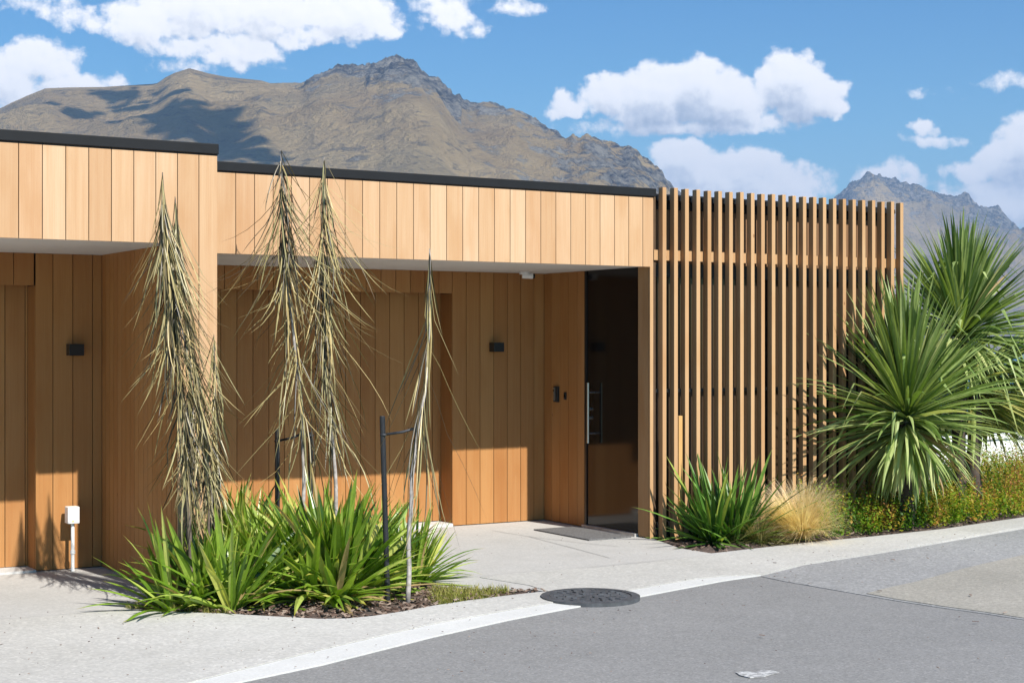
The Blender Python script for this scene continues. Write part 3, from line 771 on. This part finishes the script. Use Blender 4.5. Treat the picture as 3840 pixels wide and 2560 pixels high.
# ------------------------------------------------------------------ fittings
def lamp(x, y, Y, label):
    p = PY(x, y, Y-.05); t = empty('wall_lamp', (p.x, Y, p.z), label, 'wall lamp', 'box wall lamps in the recesses')
    b = MB(); b.box((p.x-.055, Y-.105, p.z-.044), (p.x+.055, Y-.012, p.z+.044)); b.build('lamp_body', M['blackm'], t, bevel=.003)
    b = MB(); b.box((p.x-.045, Y-.012, p.z-.035), (p.x+.045, Y, p.z+.035)); b.build('backplate', M['blackm'], t)
lamp(1140, 797, YB2, 'small black box wall lamp on the cedar wall left of the front door')
lamp(172, 803, YB1, 'small black box wall lamp in the dark left recess above the white meter box')
# camera under the soffit
p = PY(1208, 629, YB2-.25)
sc_ = empty('security_camera', (p.x, p.y, ZS), 'small white security camera with black lens under the soffit', 'security camera')
b = MB(); b.tube([(p.x-.015, p.y, ZS+.003), (p.x-.015, p.y, ZS-.02)], .05, 20); b.tube([(p.x-.04, p.y+.0, ZS-.03), (p.x+.05, p.y-.045, ZS-.036)], [.028, .027], 16); b.build('housing', M['white'], sc_, smooth=False)
b = MB(); b.tube([(p.x+.05, p.y-.045, ZS-.036), (p.x+.066, p.y-.053, ZS-.037)], [.023, .021], 16); b.build('lens', M['black'], sc_)
# intercom and bell beside the door (on the return wall)
def on_wall(x, y):
    a, bb, r = direc(x, y); d = X3/a; return Vector((X3, bb*d, EYE+r*d))
p = on_wall(1279, 905)
t = empty('door_intercom', p, 'silver and black door intercom on the cedar return wall beside the front door', 'intercom')
b = MB(); b.box((X3-.022, p.y-.045, p.z-.075), (X3, p.y+.03, p.z+.075)); b.build('body', M['blackm'], t, bevel=.004)
b = MB(); b.box((X3-.028, p.y+.0, p.z-.06), (X3-.0222, p.y+.026, p.z+.065)); b.build('faceplate', M['steel'], t)
b = MB(); b.tube([(X3-.0285, p.y+.013, p.z+.035), (X3-.032, p.y+.013, p.z+.035)], .008, 12); b.build('button', M['black'], t)
p = on_wall(1299, 909)
t = empty('light_switch', p, 'tiny black switch plate right of the door intercom', 'switch')
b = MB(); b.box((X3-.010, p.y-.02, p.z-.035), (X3, p.y+.02, p.z+.035)); b.build('plate', M['blackm'], t, bevel=.002)
b = MB(); b.box((X3-.016, p.y-.008, p.z-.014), (X3-.0105, p.y+.008, p.z+.014)); b.build('rocker', M['black'], t)
# door mat
b = MB(); b.box((7.67, 11.38, .001), (8.12, 12.28, .012)); dm = b.build('doormat', M['mat']); tag(dm, 'dark grey rectangular doormat on the concrete before the front door', 'doormat')
# meter box on a pipe
q0 = G(168, 1306); q0.y = YB1-.13
p = PY(167, 1182, YB1-.12); x = p.x
t = empty('meter_box', (x, p.y, 0), 'small white utility box on a thin white pipe before the left recess wall', 'utility box')
b = MB(); b.box((x-.044, p.y-.03, p.z-.063), (x+.044, p.y+.06, p.z+.063)); b.build('box', M['white'], t, bevel=.006)
b = MB(); b.tube([(x+.003, p.y+.01, 0), (x+.003, p.y+.01, p.z-.063)], .0135, 12); b.build('pipe', M['white'], t)
b = MB(); b.tube([(x+.003, p.y+.01, .13), (x+.003, p.y+.01, .155)], .019, 12); b.build('pipe_clip', M['white'], t)
b = MB(); b.box((x-.012, p.y-.0315, p.z-.05), (x+.0, p.y-.0302, p.z-.04)); b.build('sticker', plain('yellow_sticker', (.8, .6, .05), .5), t)

# ------------------------------------------------------------------ plants
def down_leaf(mb, p, az, a0, a1, L, w, rnd, fold=.2):
    """hanging leaf: angle from straight down goes a0 -> a1"""
    n = 6; wob = rnd.uniform(-.22, .22); bk = rnd.uniform(-.5, .5); kk = rnd.choice((2, 3, 4)); pts = [Vector(p)]; h = Vector((cos(az), sin(az), 0))
    for k in range(1, n):
        a = a0+(a1-a0)*(k/(n-1))+(bk*.6 if k >= kk else 0); st = L/(n-1)
        az += wob; h = Vector((cos(az), sin(az), 0)); pts.append(pts[-1]+(h*sin(a)-Vector((0, 0, 1))*cos(a))*st)
    wd = [w*.7, w, w, w*.95, w*.8, 0]
    side = Vector((-sin(az), cos(az), 0))
    mb.blade(pts, wd, side, fold)
def lancewood(label, stem, Y, tiers, seed, w=.0085):
    """stem: picture points of the stem (top first) on plane Y; tiers: (fraction0, fraction1, n, Lmin, Lmax, start0, start1, flare)"""
    rnd = random.Random(seed)
    pts = [PY(x, y, Y+(dy if dy else 0)) for (x, y, dy) in stem]
    base = pts[-1]; root = empty('lancewood', (base.x, base.y, 0), label, 'tree', 'young lancewood trees')
    seg = [0]
    for a, b_ in zip(pts[:-1], pts[1:]): seg.append(seg[-1]+(a-b_).length)
    T = seg[-1]
    def at(f):
        s = f*T
        for k in range(len(pts)-1):
            if seg[k+1] >= s:
                q = (s-seg[k])/(seg[k+1]-seg[k]); return pts[k].lerp(pts[k+1], q)
        return pts[-1]
    fine = [at(i/28) for i in range(29)]
    mb = MB(); mb.tube([(q.x+.004*sin(i*1.3), q.y, q.z) for i, q in enumerate(fine)], [.003+.015*(i/28)**.8 for i in range(29)], 8); mb.build('stem', M['lbark'] if not 9.6 < Y < 9.95 else M['dbark2'], root, smooth=True)
    mb = MB()
    for (f0, f1, n, L0, L1, s0, s1, fl0, fl1) in tiers:
        for i in range(n):
            wh = round(rnd.uniform(f0, f1)*34)/34; f = min(f1, max(f0, wh+rnd.gauss(0, .006))); p = at(f); az = rnd.uniform(0, 2*pi)
            if abs(Y-YF1) < .6 and sin(az) > .6: az = -az
            mb.cr = rnd.random()
            L = rnd.uniform(L0, L1)
            down_leaf(mb, p, az, R(rnd.uniform(s0, s1)), R(rnd.uniform(fl0, fl1)), L, w*rnd.uniform(.75, 1.25), rnd)
    mb.build('foliage', M['lance'], root)
    return root
T1Y = 9.76
lancewood('tallest lancewood of the dense pair before the lit cedar column', [(373, 396, 0), (376, 480, 0), (384, 600, 0), (398, 750, 0), (420, 900, .02), (432, 1060, .04), (440, 1390, .06)], T1Y,
          [(.0, .06, 26, .3, .6, 1, 8, 3, 14), (.04, .34, 150, .40, .75, 2, 16, 4, 34), (.08, .36, 40, .4, .72, 12, 30, 26, 54), (.34, .66, 115, .32, .66, 4, 42, 0, 48), (.56, .70, 60, .2, .42, 4, 30, 0, 34)], 21)
lancewood('shorter lancewood beside the tallest, before the cedar column', [(402, 452, 0), (408, 560, 0), (425, 700, 0), (450, 860, .0), (470, 1000, .02), (480, 1180, .02), (486, 1385, .02)], T1Y+.08,
          [(.0, .08, 20, .3, .6, 1, 10, 5, 24), (.05, .5, 150, .36, .7, 3, 20, 2, 38), (.1, .55, 44, .4, .7, 14, 34, 24, 56), (.45, .70, 115, .25, .52, 4, 42, 0, 50)], 22)
lancewood('small lancewood tip at the right edge of the cedar column', [(491, 768, 0), (492, 860, 0), (494, 1000, 0), (490, 1180, 0), (492, 1375, 0)], T1Y+.16,
          [(.0, .5, 70, .25, .55, 3, 16, 4, 36), (.4, .78, 60, .2, .42, 8, 30, 4, 40)], 23)
lancewood('tall slim lancewood rising above the roof edge, bare dark stem', [(645, 344, 0), (646, 450, 0), (650, 560, 0), (658, 650, 0), (672, 760, 0), (686, 860, 0), (694, 960, 0), (697, 1060, 0), (697, 1370, 0)], 10.55,
          [(.0, .05, 14, .3, .55, 8, 34, 14, 44), (.03, .22, 46, .45, .85, 8, 30, 14, 52), (.08, .27, 48, .55, 1.0, 18, 44, 38, 86), (.08, .27, 26, .5, .9, 2, 12, 0, 24), (.27, .4, 12, .25, .5, 15, 40, 30, 70), (.42, .64, 44, .5, .9, 18, 60, -5, 50)], 24)
lancewood('bushy lancewood just right of the tall slim one', [(744, 362, 0), (742, 450, 0), (740, 560, 0), (742, 700, 0), (748, 850, 0), (760, 960, 0), (768, 1060, 0), (772, 1150, 0), (774, 1370, 0)], 10.72,
          [(.0, .06, 18, .3, .5, 5, 26, 10, 36), (.03, .34, 70, .4, .75, 4, 30, 2, 44), (.05, .3, 44, .5, .9, 16, 44, 20, 76), (.28, .6, 84, .4, .95, 8, 46, -8, 40), (.08, .34, 24, .6, .95, 22, 46, 30, 78), (.36, .56, 14, .5, .9, 26, 50, 10, 50)], 25)
lancewood('thin sparse lancewood with a few long leaves tied to a black stake', [(987, 571, 0), (987, 640, 0), (985, 760, 0), (978, 880, 0), (968, 950, 0), (955, 1010, 0), (946, 1110, 0), (939, 1250, 0), (938, 1386, 0)], 9.3,
          [(.0, .05, 12, .3, .6, 2, 8, 3, 14), (.03, .26, 16, .4, .75, 2, 10, 0, 16), (.10, .34, 7, .5, .85, 20, 36, 26, 40), (.34, .5, 15, .5, 1.15, 8, 28, 2, 30), (.34, .48, 9, .7, 1.1, 18, 34, 8, 36)], 26, w=.010)

def stake(xs, y0, Y, label, tie=None):
    p = PY(xs[0], y0, Y); q = PY(xs[1], 1300, Y); lean = (q-p); 
    bot = p+lean*((p.z+.05)/(p.z-q.z))
    t = empty('garden_stake', (bot.x, Y, 0), label, 'stake', 'black stakes in the centre bed')
    mb = MB(); mb.tube([bot, p-Vector((0, 0, .004)), p], [.0185, .0185, .015], 14); mb.build('post', M['stakeb'], t, smooth=False)
    if tie:
        (x0, ya), (x1, yb), Y2 = tie
        a = PY(x0, ya, Y); c = PY(x1, yb, Y2); mid = (a+c)/2+Vector((0, -.01, -.008))
        mb = MB(); mb.tube([a, mid, c], .009, 10)
        mb.tube([a+Vector((-.02, 0, 0)), a+Vector((0, -.024, 0)), a+Vector((.024, 0, 0))], .008, 8)
        mb.build('tie', M['rubber'], t, smooth=True)
stake((637, 637), 985, 10.75, 'left black stake of the pair holding the tall slim lancewood', ((637, 1012), (698, 994), 10.57))
stake((713, 714), 992, 10.66, 'right black stake of the pair holding the tall slim lancewood', ((712, 1000), (697, 996), 10.57))
stake((878, 888), 955, 9.41, 'tallest black stake, tied to the thin sparse lancewood at the bed right end', ((880, 998), (964, 980), 9.3))
stake((420, 436), 1020, 9.95, 'black stake half hidden in the dense lancewood pair by the column')

def strap_clump(name, label, cat, c, n, L0, L1, w, mat, seed, e0=8, e1=88, bend=1.0, spread=.09, group=None, dark=None, azr=None):
    rnd = random.Random(seed); mb = MB(); root = empty(name, (c[0], c[1], 0), label, cat, group)
    shoots = []
    for q_ in range(9):
        sa = rnd.uniform(0, 2*pi); sr = spread*1.35*sqrt(rnd.random()); shoots.append((c[0]+sr*cos(sa), c[1]+sr*sin(sa), rnd.uniform(.78, 1.08), sa, sr/spread))
    for i in range(n):
        az = rnd.uniform(0, 2*pi) if azr is None else rnd.uniform(*azr)
        sx_, sy_, sk_, sa_, so_ = shoots[rnd.randrange(9)]
        if rnd.random() < .45*so_: az = sa_+rnd.gauss(0, .7)
        u = rnd.random(); e = R(e0+(e1-e0)*u**.85); L = rnd.uniform(L0, L1)*(.84+.16*sin(e))*sk_
        rr = .035*sqrt(rnd.random()); a2 = az+rnd.uniform(-.6, .6)
        p = Vector((sx_+rr*cos(a2), sy_+rr*sin(a2), -.02)); n_ = 8; pts = [p]; a = e
        bd = bend*rnd.uniform(.15, 1.0)*(1.25-.75*sin(e)); tw = rnd.uniform(-.35, .35)
        for k in range(1, n_):
            f = k/(n_-1); a = e-bd*f**1.6*1.0; azk = az+tw*f*.5
            st = L/(n_-1); pts.append(pts[-1]+Vector((cos(azk)*cos(a), sin(azk)*cos(a), sin(a)))*st)
        for q in pts:
            if q.z < .012 and q is not p: q.z = .012
        W_ = w*rnd.uniform(.7, 1.2); prof = [.55, .85, 1, 1, .92, .75, .45, 0]
        side = Vector((-sin(az+tw*3), cos(az+tw*3), 0))
        mb.cr = min(1, max(0, rnd.gauss(.48, .26)+(.25 if (u < .22 and rnd.random() < .4) else 0)))
        mb.blade(pts, [W_*q for q in prof], side, .22)
    mb.build('foliage', mat, root, smooth=False)
    return root
LG = 'strap-leaved lilies in the centre bed'
def onG(x, y): p = G(x, y); return (p.x, p.y)
strap_clump('lily_clump', 'largest bright green strap-leaved clump in the middle of the centre bed', 'plant', onG(752, 1370), 400, .60, 1.05, .054, M['lily'], 31, group=LG, spread=.15)
strap_clump('lily_clump', 'green strap-leaved clump at the left end of the centre bed, by the column', 'plant', onG(468, 1391), 270, .42, .74, .046, M['lily'], 32, e0=18, group=LG, spread=.17)
strap_clump('lily_clump', 'upright green strap-leaved clump at the foot of the cedar column', 'plant', onG(560, 1335), 200, .55, .92, .040, M['lily'], 38, e0=25, group=LG, spread=.13)
strap_clump('lily_clump', 'green strap-leaved clump between the left and the largest clump', 'plant', onG(618, 1368), 190, .45, .78, .042, M['lily'], 33, group=LG, spread=.14)
strap_clump('lily_clump', 'smaller pale green clump right of the sparse lancewood stem', 'plant', onG(915, 1335), 240, .40, .72, .030, M['lily'], 34, group=LG, spread=.11)
FG = 'dark green flax by the slat screen'
strap_clump('flax_clump', 'dark glossy flax clump at the foot of the slats, left of the blond tussock', 'plant', onG(1668, 1238), 190, .5, .92, .038, M['flax'], 35, e0=4, group=FG, bend=.6, spread=.17)
strap_clump('flax_clump', 'dark green flax behind the blond tussock, against the slats', 'plant', onG(1790, 1196), 150, .5, .80, .030, M['flax'], 36, e0=15, group=FG, bend=.5, spread=.12)
strap_clump('flax_clump', 'upright flax between the blond tussock and the cabbage tree', 'plant', onG(1890, 1185), 80, .5, .78, .030, M['flax'], 37, e0=30, group=FG, bend=.4, spread=.1)

def tussock(name, label, c, n, L0, L1, mat, seed, w=.0035, lean=(0, 0), e0=10, e1=88, bend=1.5, spread=.07, group=None):
    rnd = random.Random(seed); mb = MB(); root = empty(name, (c[0], c[1], 0), label, 'grass plant', group)
    for i in range(n):
        az = rnd.uniform(0, 2*pi); e = R(e0+(e1-e0)*rnd.random()**.7); L = rnd.uniform(L0, L1)
        rr = spread*sqrt(rnd.random()); p = Vector((c[0]+rr*cos(az), c[1]+rr*sin(az), 0)); pts = [p]; bd = bend*rnd.uniform(.3, 1)
        for k in range(1, 6):
            f = k/5; a = e-bd*f**1.3; d = Vector((cos(az)*cos(a), sin(az)*cos(a), sin(a)))+Vector((lean[0], lean[1], 0))*f
            q = pts[-1]+d.normalized()*L/5; q.z = max(q.z, .01); pts.append(q)
        mb.cr = rnd.random(); mb.blade(pts, [w*.8, w, w, w*.8, w*.5, 0], Vector((-sin(az), cos(az), 0)), .1)
    mb.build('foliage', mat, root)
tussock('tussock_grass', 'rounded blond tussock grass between the dark flax and the ground cover', onG(1835, 1238), 2300, .38, .62, M['tuss'], 41, lean=(-.62, -.15), e0=25, bend=1.2)
tussock('tussock_grass', 'greenish drooping tussock grass at the foot of the blond one', onG(1745, 1245), 500, .25, .42, M['tussg'], 42, e0=10, bend=1.6)
tussock('tussock_grass', 'sparse blond tussock grass just right of the rounded one', onG(1868, 1218), 420, .38, .60, M['tuss'], 43, e0=45, bend=.8, lean=(.1, 0))

# short grass tufts at the bed ends (uncountable)
mb = MB(); rnd = random.Random(50)
pl = [gp((1010, 1388), (1080, 1378), (1150, 1368), (1175, 1362), (1165, 1356), (1120, 1356), (1000, 1352), (985, 1370)), gp((285, 1397), (340, 1401), (420, 1405), (520, 1408), (520, 1395), (400, 1385), (330, 1388))]
for poly, n, h in ((pl[0], 2300, .075), (pl[1], 1300, .07)):
    for (x, y) in scatter(poly, n, rnd):
        if fbm(x*5, y*5, 2) < -.15: continue
        az = rnd.uniform(0, 6.28); e = R(rnd.uniform(20, 85)); L = rnd.uniform(.5, 1.3)*h; p = Vector((x, y, -.02)); d = Vector((cos(az)*cos(e), sin(az)*cos(e), sin(e)))
        mb.cr = rnd.random(); mb.blade([p, p+d*L*.6, p+d*L+Vector((cos(az), sin(az), -.3))*L*.2], [.005, .004, 0], Vector((-sin(az), cos(az), 0)), .1)
tag(mb.build('grass', M['grass']), kind='stuff')

# ground cover shrublets along the right bed
def ground_cover():
    rnd = random.Random(60); mb = MB()
    poly = gp((1850, 1240), (1900, 1238), (2005, 1228), (2165, 1211), (2352, 1185), (2600, 1150), (2800, 1060), (2352, 1100), (2200, 1120), (2050, 1140), (1950, 1155), (1890, 1185))
    for (x, y) in scatter(poly, 7500, rnd):
        mound = .5+.9*max(-.4, fbm(x*1.6, y*1.6, 7, 3)*1.6)
        back = min(1, max(0, (y-9.9-.12*(x-8))/1.2)); h = (.20+.22*mound+.13*back)*rnd.uniform(.55, 1.15); tone = fbm(x*2.6+9, y*2.6, 3, 3)*1.7+.40
        az = rnd.uniform(0, 6.28); tip = Vector((x+cos(az)*h*.35, y+sin(az)*h*.35, h)); base = Vector((x, y, 0))
        k = 13
        for j in range(k):
            f = (j+.6)/k; p = base.lerp(tip, f); a = rnd.uniform(0, 6.28); e = rnd.uniform(-.2, 1.1)
            d = Vector((cos(a)*cos(e), sin(a)*cos(e), sin(e))); l = rnd.uniform(.022, .046)*(1.1-.3*f); s = d.cross(Vector((rnd.uniform(-1, 1), rnd.uniform(-1, 1), 1))).normalized()*l*.28
            mb.cr = min(1, max(0, tone+rnd.gauss(0, .16)+(f-.5)*.25))
            q = p+d*l*.5
            i = [mb.vert(p), mb.vert(q+s), mb.vert(p+d*l), mb.vert(q-s)]; mb.face(i)
    tag(mb.build('ground_cover', M['cover']), kind='stuff')
ground_cover()
# a few fine white flower heads
mb = MB(); rnd = random.Random(61)
M['petal'] = plain('white_petal', (.8, .79, .75), .6, var=.03)
poly = gp((1900, 1205), (2020, 1195), (2060, 1150), (1990, 1145), (1930, 1165))
for (x, y) in scatter(poly, 26, rnd):
    c = Vector((x, y, rnd.uniform(.28, .36)))
    for j in range(5):
        a = j*2*pi/5; i = [mb.vert(c), mb.vert(c+Vector((cos(a-.4), sin(a-.4), .2))*.009), mb.vert(c+Vector((cos(a), sin(a), .3))*.015), mb.vert(c+Vector((cos(a+.4), sin(a+.4), .2))*.009)]; mb.face(i)
tag(mb.build('white_flowers', M['petal']), kind='stuff')

# cabbage trees
def cabbage(label, cx, cy, Y, n, L0, L1, mat, seed, w=.034, emin=-60, stem=.3, yaw=None, trunk=True, cexp=1.1, emax=90):
    rnd = random.Random(seed); c = PY(cx, cy, Y); root = empty('cabbage_tree', (c.x, Y, -.1), label, 'tree', 'cabbage trees at the right end of the screen')
    if trunk:
        mb = MB(); N = 10
        mb.tube([(c.x+.02*sin(i), Y, -.15+(c.z+.05+.15)*i/N) for i in range(N+1)], [.075-.02*i/N+.006*(i % 2) for i in range(N+1)], 12); mb.build('trunk', M['dbark'], root, smooth=True)
    mb = MB()
    for i in range(n):
        u = (i+.5)/n; az = rnd.uniform(0, 2*pi)
        if yaw and rnd.random() < yaw[2]: az = rnd.uniform(yaw[0], yaw[1])
        e = R(emax-(emax-emin)*u**cexp+rnd.uniform(-7, 7)); e = min(e, R(89))
        L = rnd.uniform(L0, L1)*(1 if e > 0 else max(.55, 1+e*.5))
        p = c+Vector((cos(az)*.03, sin(az)*.03, stem*(1-u)-.10)); pts = [p]; bd = rnd.uniform(.05, .35)+(.5*rnd.random() if e < .5 else 0)
        for k in range(1, 8):
            f = k/7; a = e-bd*f**2; pts.append(pts[-1]+Vector((cos(az)*cos(a), sin(az)*cos(a), sin(a)))*L/7)
        if rnd.random() < .09:
            kk = rnd.choice((4, 5)); piv = pts[kk]; dz = (pts[-1]-piv).length
            for k in range(kk+1, 8): pts[k] = pts[kk]+(pts[k]-piv)*.55+Vector((0, 0, -.75))*((pts[k]-piv).length)
        W_ = w*rnd.uniform(.6, 1.2); prof = [.5, .72, .95, 1, .95, .75, .42, 0]
        mb.cr = min(.93, max(0, rnd.gauss(.5, .2)+(.18 if e < 0 else 0)))
        if rnd.random() < (.14 if e < -.2 else .015): mb.cr = 1.0
        tw = rnd.uniform(-.6, .6); side = (Vector((-sin(az), cos(az), 0))+Vector((0, 0, tw))).normalized()
        mb.blade(pts, [W_*q for q in prof], side, .16)
    mb.build('foliage', mat, root)
cabbage('big grey-green cabbage tree head close to the slat screen', 2082, 985, 10.72, 680, .85, 1.27, M['cab'], 71, w=.045, emin=-62, stem=.42)
cabbage('taller cabbage tree head pointing up behind the big one', 2205, 775, 11.3, 500, .88, 1.15, M['cab'], 72, w=.046, emin=-40)
cabbage('low yellow-green cabbage tree head reaching toward the right edge, beneath the taller head', 2238, 905, 11.2, 360, .8, 1.25, M['caby'], 73, w=.040, emin=-40, yaw=(-1.1, .7, .85), cexp=1.0, emax=38)

# low white wall and dark bushes beyond the bed
p0 = PD(2060, 1010, 19.5); 
b = MB(); a = PD(2040, 1000, 19); c = PD(2600, 1000, 22)
dv = Vector((c.x-a.x, c.y-a.y, 0)).normalized(); nv = Vector((-dv.y, dv.x, 0)); L = (Vector((c.x-a.x, c.y-a.y, 0))).length
cc = Vector(((a.x+c.x)/2, (a.y+c.y)/2, -.35)); cc.z = -.45; b.obox(cc, dv*L/2, nv*.1, (0, 0, .95))
b.obox(cc+Vector((0, 0, .975)), dv*(L/2+.02), nv*.13, (0, 0, .024))
wl = b.build('garden_wall', M['render']); tag(wl, 'low white rendered wall behind the cabbage trees at the right edge', 'wall')

def bush(name, label, cat, c, rx, rz, n, mat, seed, conical=False, ls=.1, trunk=True, group=None):
    rnd = random.Random(seed); root = empty(name, c, label, cat, group); mb = MB(); c = Vector(c)
    for i in range(n):
        while True:
            v = Vector((rnd.uniform(-1, 1), rnd.uniform(-1, 1), rnd.uniform(0, 1)))
            rr = sqrt(v.x**2+v.y**2)
            lim = (1-v.z)*.95+.05 if conical else sqrt(max(0, 1-(2*v.z-1)**2))
            lim *= .8+.45*noise.noise(Vector((v.x*3+seed, v.y*3, v.z*5)))
            if rr < lim and rr > lim*.35: break
        p = c+Vector((v.x*rx, v.y*rx, (.08+v.z*.92)*rz)); a = rnd.uniform(0, 6.28); e = rnd.uniform(-.9, .7)
        d = Vector((cos(a)*cos(e), sin(a)*cos(e), sin(e))); l = ls*rnd.uniform(.6, 1.3); s = d.cross(Vector((rnd.uniform(-1, 1), rnd.uniform(-1, 1), 1))).normalized()*l*.4
        mb.cr = rnd.random(); q = p+d*l*.5; mb.face([mb.vert(p), mb.vert(q+s), mb.vert(p+d*l), mb.vert(q-s)])
    mb.build('crown', mat, root)
    mb = MB(); mb.tube([c-Vector((0, 0, .3)), c+Vector((rx*.04, 0, rz*.45)), c+Vector((0, rx*.03, rz*.9))], [rx*.07+.02, rx*.05+.01, rx*.01], 8)
    for k in range(6):
        a = k*1.05; z = rz*(.2+.1*k); mb.tube([c+Vector((0, 0, z)), c+Vector((cos(a)*rx*.5, sin(a)*rx*.5, z+rz*.12))], [rx*.03+.005, .004], 6)
    mb.build('trunk', M['dbark'], root)
def land_z(x, y):
    d = max(y-17, (x-14.2)*.9+(y-13)*.25, 0); return -.16-min(1, d/160)**.9*30
for (x, yt, D, rx, seed, lab) in ((2345, 792, 60, 2.6, 81, 'dark conical conifer nearest the lake at the right edge'), (2405, 770, 56, 2.8, 82, 'tall dark conical conifer just beyond the right edge')):
    p = PD(x, yt, D); z = land_z(p.x, p.y)
    bush('conifer', lab, 'tree', (p.x, p.y, z), rx, p.z-z, 5200, M['bush'], seed, True, .42, group='conifers down the slope')
for (x, yt, D, rx, seed, lab) in ((2200, 872, 24, 1.5, 83, 'dark leafy shrub behind the big cabbage tree'), (2300, 850, 25, 1.7, 84, 'dark leafy shrub below the strip of lake'), (2400, 838, 26, 1.9, 85, 'dark leafy shrub at the far right edge, rightmost of the dark shrubs')):
    p = PD(x, yt, D); z = land_z(p.x, p.y)-.2
    bush('shrub', lab, 'shrub', (p.x, p.y, z), rx, p.z-z, 5200, M['bush'], seed, False, .13, group='dark shrubs beyond the wall')
